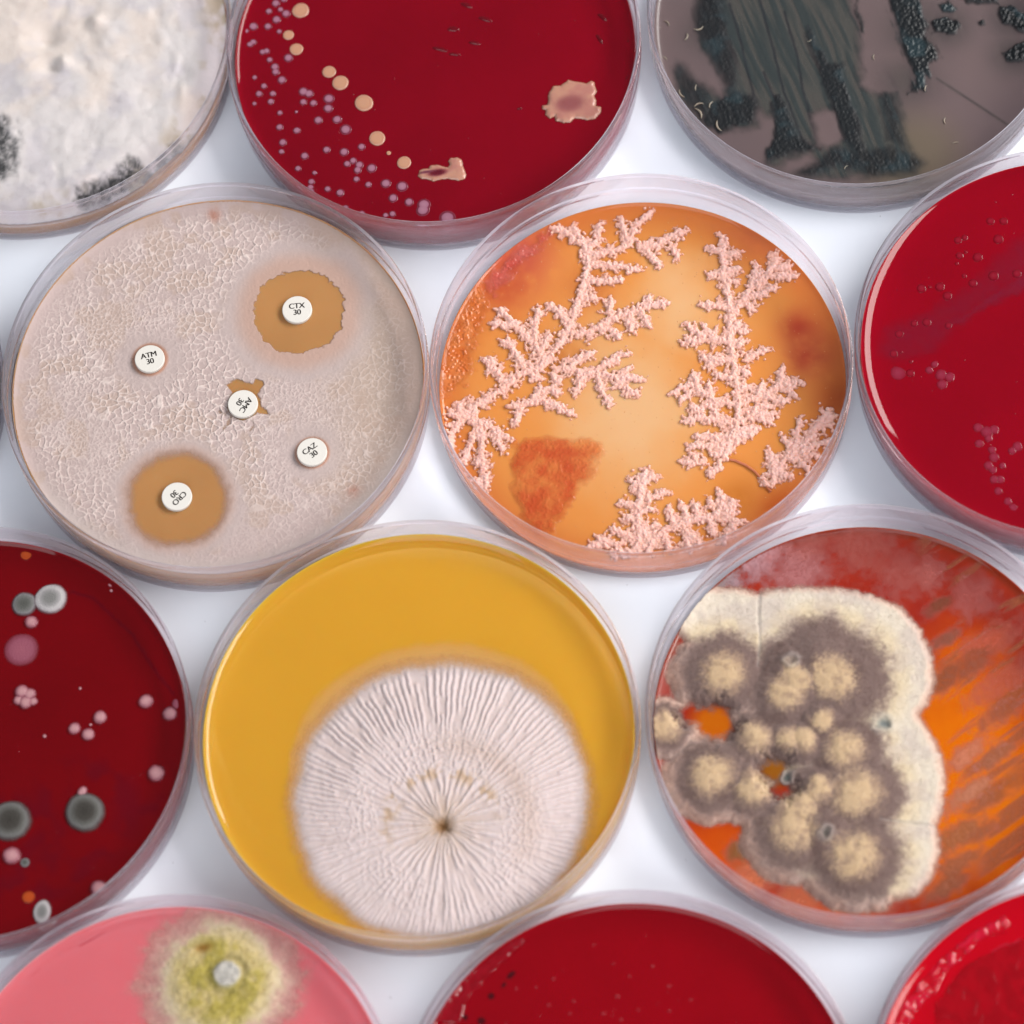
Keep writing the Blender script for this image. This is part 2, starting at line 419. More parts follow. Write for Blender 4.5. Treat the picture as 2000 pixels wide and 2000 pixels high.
def colonies(d, meshes, off, sc, items, hfac=0.12, hmin=0.18, name='colony', jit=0.0):
    for it in items:
        p = d.crop(off, sc, [it])[0]; r = it[2] * sc * d.k
        o = bpy.data.objects.new(name, random.choice(meshes)); C.objects.link(o); o.parent = d.agar
        o.location = (p[0] * MM, p[1] * MM, (d.za - 0.005) * MM)
        el = it[3] if len(it) > 3 else random.uniform(0.95, 1.06)
        o.rotation_euler = (0, 0, it[4] if len(it) > 4 else random.uniform(0, 6.28))
        o.scale = (r, r * el, max(hmin, r * hfac))

# ------------------------------------------------------------------ dish list
RED = dict(sss=0.35, radius=(2.0, 0.2, 0.2), rough=0.035)
D = {}
def dish(key, *a, **k):
    d = Dish(*a, **k); D[key] = d; d.k = d.mmpx(); return d
A4 = 1 / 3.864

# ================================================================== 1 white cottony mould, top left
d = dish('mould', (-88.0, 467.5), 44.5, 8.8, 'dish overgrown with fluffy white mould, dark spores at its edge, upper left corner',
         mat_agar('amber_agar', (176, 122, 58), sss=0.5))
def f_mould(X, Y):
    d = D['mould']
    wx = X + 5 * (fbm(X / 9, Y / 9, 3, 5) - .5); wy = Y + 5 * (fbm(X / 9, Y / 9, 3, 9) - .5)
    n = fbm(wx / 8, wy / 8, 5, 2); n2 = fbm(X / 2.6, Y / 2.6, 2, 8)
    n = fbm(wx / 9, wy / 9, 3, 2); h = 2.8 + 2.2 * (n - .45) + 0.2 * (n2 - .5)
    for (u, v, r, a) in ((92, 72, 26, -2.2), (98, 130, 22, -1.6), (190, 42, 16, 1.5), (125, 122, 14, 1.2), (150, 62, 40, -0.9), (30, 190, 40, -0.8)):
        p = d.loc([(u, v)], d.za + 3)[0]; h = h + a * np.exp(-((X - p[0]) ** 2 + (Y - p[1]) ** 2) / (r * d.k) ** 2)
    R = np.hypot(X, Y); h = h * ss(d.ri + 1.0, d.ri - 7, R) + 0.3
    rgb = mix((238, 230, 229), (244, 230, 222), ss(.42, .68, fbm(X / 12 + 3, Y / 12, 3, 31)))
    rgb = mix(rgb, (222, 214, 220), ss(.5, .75, fbm(X / 6, Y / 6 + 8, 3, 41)) * .6)
    g = fbm(X / .7, Y / .7, 3, 3)
    dk = np.zeros_like(X)
    for (pts, wd) in (([(-10, 255), (2, 292), (-2, 330)], 24), ([(165, 388), (205, 372), (235, 352), (252, 338), (262, 330)], 15), ([(290, 345), (320, 318), (340, 295)], 13)):
        P = d.loc(pts, d.za + 2); dd = dline(X, Y, P) / (wd * d.k)
        dk = np.maximum(dk, ss(1.9, .2, dd + 1.3 * (fbm(X / 1.8, Y / 1.8, 4, 15) - .5)))
    rim = ss(d.ri - 8, d.ri - 1, R) * ss(.45, .7, fbm(X / 4, Y / 4, 4, 55))
    rgb = mix(rgb, (196, 178, 150), rim * .8)
    rgb = mix(rgb, (40, 40, 42), np.clip(dk * (0.0 + 1.5 * g), 0, 1) * .85)
    h = h - dk * 0.9 + (g - .5) * .08
    return h, rgb, np.ones_like(X)
FUZZ = mat_growth('cottony_mycelium', rough=1.0, sheen=0.25, spec=0.05, sss=.9, srad=(2.2, 2.0, 1.9), bscale=1500, bstr=0.1, bd=0.0002)
HYPHA = mat_growth('hyphae', rough=0.9, spec=0.1, bstr=0)
d.patch('mycelium', f_mould, FUZZ, 0.3, rmax=d.ri - .25)
d.fuzz('mycelium_fuzz', 40000, .6, 0.016, HYPHA, up=.8, seed=4, jit=3)

# ================================================================== 2 red dish with round colonies, top middle
d = dish('colony_red', (-1.6, 450.1), 44.4, 6.1, 'dark red dish with many small lilac dots and tan round colonies, top middle',
         mat_agar('blood_agar', (138, 2, 25), **RED))
TAN = mat_colony('tan_colony', [(0, (212, 158, 130), 1), (.55, (214, 160, 128), 1), (.78, (206, 148, 122), 1), (.92, (214, 168, 142), 1), (1, (206, 150, 130), 1)], rough=.22, wob=.1, sss=.3)
LIL = mat_colony('lilac_colony', [(0, (186, 130, 150), .95), (.5, (178, 120, 142), .92), (.66, (168, 104, 128), .85), (.76, (136, 44, 66), .6), (.84, (140, 52, 74), .55), (.92, (160, 88, 112), .6), (1, (150, 60, 84), .05)], rough=.18, wob=.06)
tan_m = [dome_mesh('colony_tan', TAN, FLAT, wob=w_, seed=i) for i, w_ in enumerate((.02, .05, .09))]
lil_m = [dome_mesh('colony_lilac', LIL, THIN, wob=w_, seed=i + 9) for i, w_ in enumerate((.02, .04, .07))]
colonies(d, tan_m, (430, 0), A4, [(607, 80, 62), (515, 265, 42), (575, 372, 50), (822, 543, 52), (907, 626, 62), (1085, 778, 68), (1185, 1045, 60), (1388, 1228, 52), (1272, 1155, 17)], hfac=.16)
colonies(d, lil_m, (430, 0), A4, [(420, 25, 35), (480, -5, 30), (367, 85, 28), (455, 72, 25), (497, 103, 36), (425, 148, 36), (360, 200, 32), (250, 200, 38), (195, 235, 25), (445, 238, 22),
    (225, 335, 28), (250, 318, 28), (320, 393, 27), (350, 385, 26), (373, 452, 26), (412, 505, 34), (418, 543, 32), (465, 603, 35), (260, 585, 22), (330, 650, 27), (293, 708, 30), (397, 707, 28),
    (382, 767, 29), (258, 783, 20), (628, 692, 40), (670, 707, 38), (627, 770, 30), (703, 778, 30), (820, 745, 43), (815, 818, 38), (450, 852, 24), (575, 845, 14), (740, 907, 36), (882, 902, 38),
    (947, 978, 45), (448, 960, 30), (578, 985, 30), (472, 1075, 32), (462, 1145, 25), (803, 1130, 32), (935, 1147, 37), (1067, 1108, 32), (637, 1177, 33), (958, 1237, 30), (1003, 1213, 30),
    (1050, 1245, 34), (1037, 1283, 32), (1143, 1270, 40), (443, 1248, 30), (587, 1272, 27), (712, 1305, 21), (1028, 1352, 27), (688, 1372, 28), (680, 1415, 28), (690, 1445, 26), (810, 1427, 27),
    (905, 1455, 34), (1118, 1393, 27), (1250, 1385, 40), (1373, 1407, 46), (1305, 1495, 37), (1425, 1525, 36), (1538, 1545, 50), (1530, 1585, 52), (1715, 1645, 64), (1248, 1625, 24), (1300, 1615, 27),
    (945, 1570, 28), (1070, 1612, 28), (515, 462 - 25, 38)], hfac=.10)
SMEAR = mat_growth('smeared_colony', rough=.25, spec=.5, bscale=700, bstr=.25, sss=.3)
def smear(d, name, off, sc, poly, thick, thin_c=None, base=(206, 150, 128), mid=(196, 132, 120), res=.12):
    P = d.crop(off, sc, poly); b = (P[:, 0].min() - 1, P[:, 0].max() + 1, P[:, 1].min() - 1, P[:, 1].max() + 1)
    T = d.crop(off, sc, [t[:2] for t in thin_c]) if thin_c else []
    def f(X, Y):
        s_ = sdpoly(X, Y, P) + .35 * (fbm(X / .9, Y / .9, 3, 3) - .5)
        a = ss(.03, -.10, s_); e = ss(0, -1.1, s_)
        h = thick * (1 - np.exp(s_ / .35)) * (s_ < 0)
        rgb = mix(base, mid, e * ss(.3, .7, fbm(X / 2.5, Y / 2.5, 3, 12)))
        for t, q in zip(thin_c or [], T):
            tt = np.exp(-(((X - q[0]) / (t[2] * sc * d.k)) ** 2 + ((Y - q[1]) / (t[3] * sc * d.k)) ** 2) ** 2)
            rgb = mix(rgb, t[4], tt); a = a * (1 - .35 * tt)
        h = h + .06 * (fbm(X / .6, Y / .6, 3, 22) - .5)
        return np.maximum(h, 0), rgb, a
    return d.patch(name, f, SMEAR, res, box=b)
smear(d, 'smeared_colony', (800, 0), A4, [(1000, 800), (1040, 790), (1050, 700), (1080, 650), (1140, 650), (1200, 605), (1270, 618), (1335, 630), (1370, 612), (1395, 625), (1400, 660), (1412, 690), (1395, 725), (1412, 760), (1405, 800),
      (1445, 810), (1445, 850), (1400, 900), (1350, 908), (1250, 895), (1215, 925), (1160, 932), (1105, 912), (1095, 880), (1060, 895), (1025, 865), (1025, 835), (1000, 825)], .55, [(1210, 790, 110, 70, (184, 112, 112))])
smear(d, 'smeared_colony', (800, 0), A4, [(65, 1330), (75, 1285), (110, 1272), (145, 1275), (160, 1248), (200, 1245), (240, 1255), (290, 1268), (300, 1245), (290, 1215), (310, 1195), (360, 1190), (395, 1210), (405, 1260), (425, 1320), (418, 1350), (370, 1368), (290, 1350), (250, 1352), (180, 1370), (140, 1355), (90, 1352)],
      .45, [(210, 1310, 70, 28, (120, 30, 50)), (130, 1305, 60, 12, (150, 80, 100))])
# small gouges lifted out of the gel
GOUGE = mat_flat('gouged_gel', (112, 4, 22), rough=.1)
gm = dome_mesh('gouge', GOUGE, [(1.0, 0), (.9, .5), (.6, .9), (.3, 1.0)], n=14, wob=.25, seed=3)
for (u, v, r, e, a) in ((430, 40, 42, .45, -.6), (570, 145, 48, .4, -.5), (330, 220, 40, .6, -.2), (490, 325, 40, .4, -.4), (230, 372, 55, .3, -.45), (340, 410, 40, .35, -.3), (1455, 130, 40, .4, -.9), (1435, 295, 42, .35, -1.2), (1660, 310, 22, .5, .3), (1640, 590, 20, .5, 1.0), (830, 820, 16, .7, 0)):
    p = d.crop((800, 0), A4, [(u, v)])[0]; o = bpy.data.objects.new('gouge', gm); C.objects.link(o); o.parent = d.agar
    o.location = (p[0] * MM, p[1] * MM, (d.za - .01) * MM); o.rotation_euler = (.12, 0, a); o.scale = (r * A4 * d.k, r * A4 * d.k * e, .25)

# ================================================================== 3 dish with black streaks, top right
def c_dark(x, y):
    d_ = D.get('black'); n = fbm(x / 14, y / 14, 3, 4)
    c = mix((124, 105, 105), (112, 97, 99), n)
    return mix(c, (122, 112, 84), ss(16, 4, np.hypot(x - 6, y + 34)) * .5)
d = dish('black', (88.5, 443.8), 44.5, 9.5, 'greyish brown dish streaked with black and dark teal growth, upper right', mat_agar('grey_agar', None, sss=.4, rough=.16, radius=(1, .8, .8)), colfn=c_dark)
S4 = .3934; O4 = (1240, 0)
def f_black(X, Y):
    d = D['black']; q = lambda pts: d.crop(O4, S4, pts)
    wx = X + 2.0 * (fbm(X / 3, Y / 3, 4, 61) - .5); wy = Y + 2.0 * (fbm(X / 3, Y / 3, 4, 71) - .5)
    a0, a1 = q([(420, 80), (620, 540)]); t = (a1 - a0) / np.linalg.norm(a1 - a0)
    al_ = X * t[0] + Y * t[1]; ac = -X * t[1] + Y * t[0]
    ac = ac + 1.2 * (fbm(al_ / 14, ac / 6, 2, 7) - .5)
    st = fbm(ac / .9, al_ / 16, 4, 91); st2 = fbm(ac / .35, al_ / 7, 3, 95)
    veil = sdpoly(wx, wy, q([(280, -120), (1040, -120), (1120, 150), (1130, 420), (1220, 470), (1310, 440), (1370, 760), (1440, 800), (1390, 875), (880, 892), (700, 840), (640, 800), (690, 700), (680, 600), (620, 560), (615, 630), (400, 662), (320, 600), (215, 480), (185, 350), (235, 310), (330, 420), (440, 480), (430, 400), (330, 250), (290, 100)]))
    hole = np.minimum(sdpoly(wx, wy, q([(870, 560), (960, 540), (1040, 600), (1060, 680), (960, 745), (890, 730)])), sdpoly(wx, wy, q([(710, 830), (740, 785), (860, 765), (900, 800), (820, 850), (740, 860)])))
    V = ss(1.2, -2.2, veil) * ss(-1.6, 1.4, hole)
    A = V * np.clip(.86 + .7 * (st - .5), 0, 1)
    rgb = mix((82, 81, 77), (50, 57, 58), ss(.35, .65, st))
    dk = np.zeros_like(X)
    def add(pts, soft=1.0, k=1.0, sd=.9):
        nonlocal dk
        s_ = sdpoly(wx, wy, q(pts)) + 2.2 * (st - .5) * sd
        dk = np.maximum(dk, k * ss(.9 * soft, -1.6 * soft, s_))
    add([(310, -100), (440, -100), (470, 150), (500, 350), (480, 480), (430, 420), (350, 240), (290, 120)], 1.5, .85)
    add([(190, 330), (240, 310), (330, 400), (380, 520), (330, 600), (230, 480)], 1.5, .7)
    add([(330, 600), (380, 520), (480, 440), (580, 480), (615, 540), (600, 600), (480, 640), (400, 658)], .8, .9)
    add([(680, 500), (720, 480), (780, 600), (830, 700), (920, 740), (800, 760), (720, 770), (640, 800), (690, 680)], .7, .95)
    add([(850, 130), (890, 150), (960, 320), (1040, 320), (1070, 500), (1120, 640), (1140, 760), (1080, 780), (1010, 640), (960, 480), (900, 330)], .8, .95)
    add([(900, 800), (1000, 740), (1150, 740), (1300, 740), (1420, 800), (1380, 860), (1200, 880), (1000, 820), (870, 880), (780, 870)], 1.2, .85)
    add([(1230, 440), (1290, 470), (1340, 740), (1260, 700)], 1.4, .7)
    add([(1240, -100), (1400, -100), (1440, 130), (1510, 290), (1470, 320), (1440, 460), (1350, 470), (1380, 380), (1320, 250), (1270, 110)], .8, 1.0)
    add([(1080, -60), (1110, -60), (1140, 160), (1120, 170)], .6, .9)
    add([(1450, 110), (1500, 90), (1560, 85), (1620, 120), (1610, 165), (1560, 175), (1490, 170)], .5, 1.0, .3)
    add([(1505, 15), (1560, 5), (1595, 40), (1560, 65), (1520, 55)], .5, 1.0, .3)
    add([(1705, 110), (1735, 98), (1750, 118), (1725, 135)], .4, 1.0, .2)
    add([(1800, 30), (1880, 20), (1960, 60), (1960, 150), (1890, 165), (1810, 110)], .6, 1.0, .3)
    add([(1820, 265), (1870, 240), (1940, 190), (1990, 220), (1960, 300), (1900, 320), (1840, 300)], .6, 1.0, .3)
    add([(1640, -10), (1720, -10), (1790, 0), (1800, 25), (1700, 22), (1650, 15)], .6, 1.0, .3)
    line = np.zeros_like(X)
    for pts in ([(400, 80), (440, 240), (480, 400)], [(470, 20), (540, 260), (600, 520)], [(620, 0), (690, 250), (740, 460), (830, 690)], [(740, 60), (800, 250), (830, 430), (900, 700)], [(860, 130), (920, 290), (1010, 520)], [(640, 360), (700, 520), (780, 640)]):
        line = np.maximum(line, ss(.45, .1, dline(wx * .3 + X * .7, wy * .3 + Y * .7, q(pts))))
    faint = ss(.5, .1, dline(X, Y, q([(1500, 390), (1700, 520), (1850, 620)]))) * .35
    halo = np.zeros_like(X)
    for (u, v, r) in ((1550, 130, 110), (1880, 270, 110), (1880, 90, 120), (1400, 150, 150), (1350, 400, 130), (380, 150, 130)):
        p = q([(u, v)])[0]; halo = np.maximum(halo, np.exp(-((X - p[0]) ** 2 + (Y - p[1]) ** 2) / (r * S4 * d.k) ** 2))
    tl = ss(.5, .75, fbm(X / 4, Y / 4, 3, 19))
    dc = mix((24, 28, 32), (40, 56, 62), tl)
    A = np.maximum(A, .38 * halo); A = np.maximum(A, faint)
    rgb = mix(rgb, (34, 38, 44), np.maximum(dk, .8 * line) * 1.0); rgb = mix(rgb, dc, dk)
    A = np.maximum(A, np.maximum(dk * .96, line * .7 * V))
    g = fbm(X / .45, Y / .45, 3, 33)
    heavy = ss(.5, 1, dk) * ss(5, 22, X)       # thick granular growth on the right
    h = .10 * dk * st2 + .07 * st * V + heavy * (.12 + .35 * ss(.35, .7, g)) + .22 * dk * g
    return h, rgb, np.clip(A, 0, 1)
d.patch('black_growth', f_black, mat_growth('wet_black_growth', rough=.45, spec=.4, bscale=1100, bstr=.3), .2)
CHIP = mat_flat('gel_shaving', (168, 156, 140), rough=.25, sss=.4)
def chip_mesh(seed):
    r = random.Random(seed); n = 9; v = []; f = []; k = 6; bend = r.uniform(-1.6, 1.6)
    for i in range(n):
        t = i / (n - 1) - .5; rad = .17 * math.sqrt(max(.05, 1 - (2 * t) ** 2)); cx, cy = t * 2, bend * (t * t) * 1.4
        for a in range(k):
            an = 2 * math.pi * a / k; v.append((cx, cy + rad * math.cos(an), .17 + rad * math.sin(an)))
    for i in range(n - 1):
        for a in range(k): f.append((i * k + a, i * k + (a + 1) % k, (i + 1) * k + (a + 1) % k, (i + 1) * k + a))
    f += [tuple(range(k))[::-1], tuple((n - 1) * k + a for a in range(k))]
    return mkmesh('gel_shaving', v, f, CHIP)
chips = [chip_mesh(i) for i in range(4)]
for (u, v, r, a) in ((163, 113, 20, -1.0), (115, 143, 16, .5), (318, 150, 26, .1), (260, 187, 22, 1.1), (150, 288, 18, -.9), (125, 316, 15, .1), (300, 437, 18, 1.3), (225, 470, 26, -1.2), (314, 517, 26, .2), (325, 560, 34, -1.2), (372, 520, 22, 1.0), (408, 630, 32, -1.4), (1535, 600, 18, 1.4), (1590, 708, 16, .1), (1183, 285, 16, 1.4), (1440, 440, 18, 1.2), (870, 205, 14, .5), (1045, 830, 14, .7)):
    p = d.crop(O4, S4, [(u, v)])[0]; o = bpy.data.objects.new('gel_shaving', random.choice(chips)); C.objects.link(o); o.parent = d.agar
    o.location = (p[0] * MM, p[1] * MM, (d.za + .05) * MM); o.rotation_euler = (0, 0, a); k_ = r * S4 * d.k; o.scale = (k_, k_, k_)

# ================================================================== 4 wrinkled lawn with antibiotic discs
d = dish('lawn', (-56.4, 379.8), 44.4, 6.6, 'beige dish with a wrinkled lawn, orange clear zones and five printed discs', mat_agar('tan_agar', (226, 164, 104), sss=.5, rough=.12, clear=.25, tint=(.97, .88, .66)))
disc_px = {'CTX': (580, 604), 'ATM': (292, 700), 'AMC': (474, 788), 'CAZ': (609, 882), 'CRO': (345, 969)}
def f_lawn(X, Y):
    d = D['lawn']; P = {k: d.loc([v], d.za + .8)[0] for k, v in disc_px.items()}
    ctx = d.loc([(584, 608)])[0]; cro = d.loc([(347, 975)])[0]
    nj = fbm(X / 1.1, Y / 1.1, 4, 3) - .5; nb = fbm(X / 6, Y / 6, 3, 17) - .5
    th1 = np.arctan2(Y - ctx[1], X - ctx[0]); th2 = np.arctan2(Y - cro[1], X - cro[0])
    r1 = np.hypot(X - ctx[0], Y - ctx[1]) + 1.6 * nj + 1.4 * nb; r2 = np.hypot(X - cro[0], Y - cro[1]) + .9 * nj + 1.2 * nb
    ra = np.hypot(X - P['AMC'][0], Y - P['AMC'][1]); r3 = np.hypot(X - P['ATM'][0], Y - P['ATM'][1]); r4 = np.hypot(X - P['CAZ'][0], Y - P['CAZ'][1])
    # clear zones
    zone = np.maximum(ss(9.75, 9.35, r1), ss(12.0, 8.7, r2))
    am = d.loc([(438, 752), (462, 740), (492, 748), (500, 738), (515, 744), (518, 752), (508, 760), (505, 772), (512, 785), (512, 795), (522, 800), (528, 812), (515, 810), (505, 808), (495, 800), (490, 780), (470, 768), (455, 768), (448, 760)])
    za_ = sdpoly(X, Y, am) + 1.0 * nj
    crack = np.minimum(dline(X, Y, d.loc([(448, 800), (440, 810), (428, 804)])), np.minimum(dline(X, Y, d.loc([(494, 818), (496, 832), (488, 842)])), dline(X, Y, d.loc([(450, 815), (446, 828), (438, 838)]))))
    zone = np.maximum(zone, ss(.25, -.25, za_)); zone = np.maximum(zone, .6 * ss(.5, .05, crack + .9 * nj)); zone = np.maximum(zone, ss(3.7, 3.2, ra + 1.5 * nb))
    halo = np.maximum(ss(15.5, 10.8, r1 - 1.2 * nj), ss(13.5, 10.2, r2) * .9)
    smooth = np.maximum(ss(18.5, 14, r1 + 3 * nb), ss(15.5, 11.5, r2 + 3 * nb)); smooth = np.maximum(smooth, .75 * ss(8.5, 4.5, r3 + nb * 3)); smooth = np.maximum(smooth, .8 * ss(8.5, 4.5, r4 + nb * 3))
    R = np.hypot(X, Y)
    # wrinkle network
    wx = X + 1.3 * (fbm(X / 1.6, Y / 1.6, 3, 21) - .5); wy = Y + 1.3 * (fbm(X / 2.1, Y / 2.1, 3, 27) - .5)
    wx = wx + .3 * (fbm(X / .55, Y / .55, 2, 23) - .5); wy = wy + .3 * (fbm(X / .55, Y / .55, 2, 29) - .5)
    big = ss(.35, .6, fbm(X / 16 + 2, Y / 16, 2, 5) + .25 * ss(14, -10, Y) * ss(18, -12, X) - .06)
    f1, f2 = worley(wx / 1.55, wy / 1.55, 3); e1 = (f2 - f1) * 1.55
    f1, f2 = worley(wx / .95 + 9, wy / .95, 13); e2 = (f2 - f1) * .95
    br = ss(.22, .38, fbm(X / 1.7, Y / 1.7, 3, 35)); br2 = ss(.26, .42, fbm(X / 1.2, Y / 1.2, 3, 45))
    rd = np.maximum(np.exp(-(e1 / .20) ** 2) * br * (.35 + .65 * big), np.exp(-(e2 / .16) ** 2) * br2 * (.8 - .5 * big))
    amp = (1 - smooth) * (.55 + .6 * fbm(X / 9, Y / 9, 2, 51)) * ss(d.ri - .5, d.ri - 5, R)
    amp = amp * (1 - .55 * ss(16, 32, X)) * (1 - .6 * ss(-20, -36, Y))
    g = fbm(X / .4, Y / .4, 3, 60) - .5
    h = .16 + .24 * rd * amp + .07 * g + .10 * (fbm(X / 2.5, Y / 2.5, 3, 66) - .5)
    base = mix((202, 179, 174), (207, 184, 180), fbm(X / 10, Y / 10, 3, 70))
    base = mix(base, (196, 172, 154), ss(14, 36, X + 6 * nb) * .75)
    base = mix(base, (198, 170, 154), ss(.5, .66, fbm(X / 5 + 4, Y / 5, 3, 73)) * .5 * (1 - smooth))
    base = mix(base, (206, 186, 182), smooth * .7)
    rgb = mix(base, (240, 220, 213), np.clip(rd * amp * 1.3, 0, 1))
    rgb = mix(rgb, (206, 168, 152), halo * .85)
    rgb = mix(rgb, (214, 200, 194), ss(d.ri - 5, d.ri - 1.5, R) * ss(-8, -25, Y) * .6)
    for (u, v, rr_) in ((418, 418, 12), (420, 425, 10), (690, 960, 12)):
        p = d.loc([(u, v)])[0]; rgb = mix(rgb, (190, 130, 110), .6 * np.exp(-((X - p[0]) ** 2 + (Y - p[1]) ** 2) / (rr_ * d.k) ** 2) * (fbm(X / .6, Y / .6, 3, 80) + .4))
    for (k, s_) in (('ATM', 3.7), ('CAZ', 3.5)):
        rr_ = np.hypot(X - P[k][0], Y - P[k][1]); rgb = mix(rgb, (194, 130, 100), ss(s_ + .5, s_ - .3, rr_) * .7)
    al = 1 - zone
    h = h * (1 - zone) ** .5
    return h, rgb, al
LAWN = mat_growth('lawn_growth', rough=.7, sheen=.08, spec=.2, bscale=1600, bstr=.22)
d.patch('bacterial_lawn', f_lawn, LAWN, .14, lift=.02)

PAPER = mat_flat('disc_paper', (250, 244, 236), rough=.9, spec=.1, bscale=2500, bstr=.15); INK = mat_flat('disc_ink', (44, 36, 34), rough=.8, spec=.1)
v_, f_ = lathe([(0.02, 0), (3.05, 0), (3.12, .12), (3.12, .82), (3.0, .95), (0.02, .97)], 64, close=False)
disc_me = mkmesh('paper_disc', v_, f_, PAPER, sharp=40)
def text_mesh(word):
    cu = bpy.data.curves.new('print', 'FONT'); cu.body = word + '\n30'; cu.align_x = 'CENTER'; cu.align_y = 'CENTER'; cu.size = 1.72 * MM; cu.space_line = .86; cu.space_character = .94
    cu.resolution_u = 6
    o = bpy.data.objects.new('tmp', cu); C.objects.link(o); bpy.context.view_layer.update()
    me = bpy.data.meshes.new_from_object(o.evaluated_get(bpy.context.evaluated_depsgraph_get())); bpy.data.objects.remove(o)
    bm_ = bmesh.new(); bm_.from_mesh(me); src = list(bm_.verts) + list(bm_.edges) + list(bm_.faces)
    for dx, dz in ((.045, .003), (-.045, .006)):
        g_ = bmesh.ops.duplicate(bm_, geom=src); vs_ = [e for e in g_['geom'] if isinstance(e, bmesh.types.BMVert)]
        for v_ in vs_: v_.co.x += dx * MM; v_.co.z += dz * MM
    bm_.to_mesh(me); bm_.free()
    me.materials.clear(); me.materials.append(INK); me.name = 'print'; return me
rot = {'CTX': 5, 'ATM': 14, 'AMC': -121, 'CAZ': 38, 'CRO': -132}
lab = {'CTX': 'white paper disc printed CTX 30 in the middle of the upper orange clear zone', 'ATM': 'white paper disc printed ATM 30, leftmost, bedded in the wrinkled lawn',
       'AMC': 'white paper disc printed AMC 30 with a small ragged orange patch around it', 'CAZ': 'white paper disc printed CAZ 30 on smooth beige lawn without a clear zone',
       'CRO': 'white paper disc printed CRO 30 in the middle of the lower orange clear zone'}
zoff = {'CTX': .04, 'CRO': .04, 'AMC': .1, 'ATM': .3, 'CAZ': .3}
for kx, p in disc_px.items():
    z = d.za + zoff[kx]; q = unproj([p], z + .95)[0]
    o = link('paper_disc', disc_me, None, (q[0], q[1], z)); o.rotation_euler = (0, 0, random.uniform(0, 6))
    tag(o, lab[kx], 'paper disc', 'printed discs on the beige dish')
    t = link('print', text_mesh(kx), o, (0, 0, .985)); t.rotation_euler = (0, 0, math.radians(rot[kx]) + ROLL - o.rotation_euler[2])
    t['label'] = 'black print reading %s 30' % kx

# ================================================================== 5 orange dish with branching growth
def c_orange(x, y):
    d_ = c_orange.d; n = fbm(x / 9, y / 9, 4, 5)
    c0, c1, c2 = d_((1215, 800)), d_((1330, 600)), d_((1240, 950))
    r = np.minimum(np.hypot(x - c0[0], (y - c0[1]) * .75), np.hypot(x - c1[0], y - c1[1]) + 4)
    c = mix((266, 204, 148), (260, 166, 86), ss(3, 24, r + 9 * (n - .5)))
    R = np.hypot(x, y); c = mix(c, (226, 116, 56), ss(33, 42.5, R) * .6)
    for (u, v, rr, col, k) in ((1010, 500, 70, (222, 98, 84), .95), (985, 560, 60, (214, 88, 56), .8), (1560, 640, 36, (196, 70, 50), .9), (1590, 690, 55, (206, 92, 62), .8), (1570, 700, 26, (196, 66, 52), .7), (1150, 560, 45, (204, 104, 56), .6), (1640, 780, 50, (196, 92, 48), .8), (1530, 1000, 50, (206, 86, 30), .8), (1480, 450, 70, (206, 106, 70), .7), (880, 640, 60, (222, 112, 52), .8), (1440, 970, 40, (214, 120, 40), .6), (1090, 700, 60, (216, 124, 56), .7)):
        p = d_((u, v)); g = np.exp(-(((x - p[0]) ** 2 + (y - p[1]) ** 2) / (rr * .1) ** 2) ** .9)
        c = mix(c, col, g * k * np.clip(.4 + 1.2 * fbm(x / 2.4, y / 2.4, 4, 9), 0, 1))
    return c
c5 = np.array([30.7, 367.8 - 330]); c_orange.d = lambda p: unproj([p], H_DISH - 11.6)[0] - c5
d = dish('orange', (30.7, 367.8), 43.6, 11.6, 'orange dish with pale pink coral-like branching growth, centre of the picture',
         mat_agar('orange_agar', None, sss=.3, rough=.06, radius=(2.5, 1.2, .5), bscale=260, bstr=.06, clear=.14, tint=(.99, .88, .68)), colfn=c_orange)
c1_ = lambda pts: [(x * A4 + 830, y * A4 + 330) for x, y in pts]
c2_ = lambda pts: [(x * A4 + 1230, y * A4 + 370) for x, y in pts]
c3_ = lambda pts: [(x * A4 + 830, y * A4 + 700) for x, y in pts]
c4_ = lambda pts: [(x * A4 + 1250, y * A4 + 700) for x, y in pts]
stems = {}
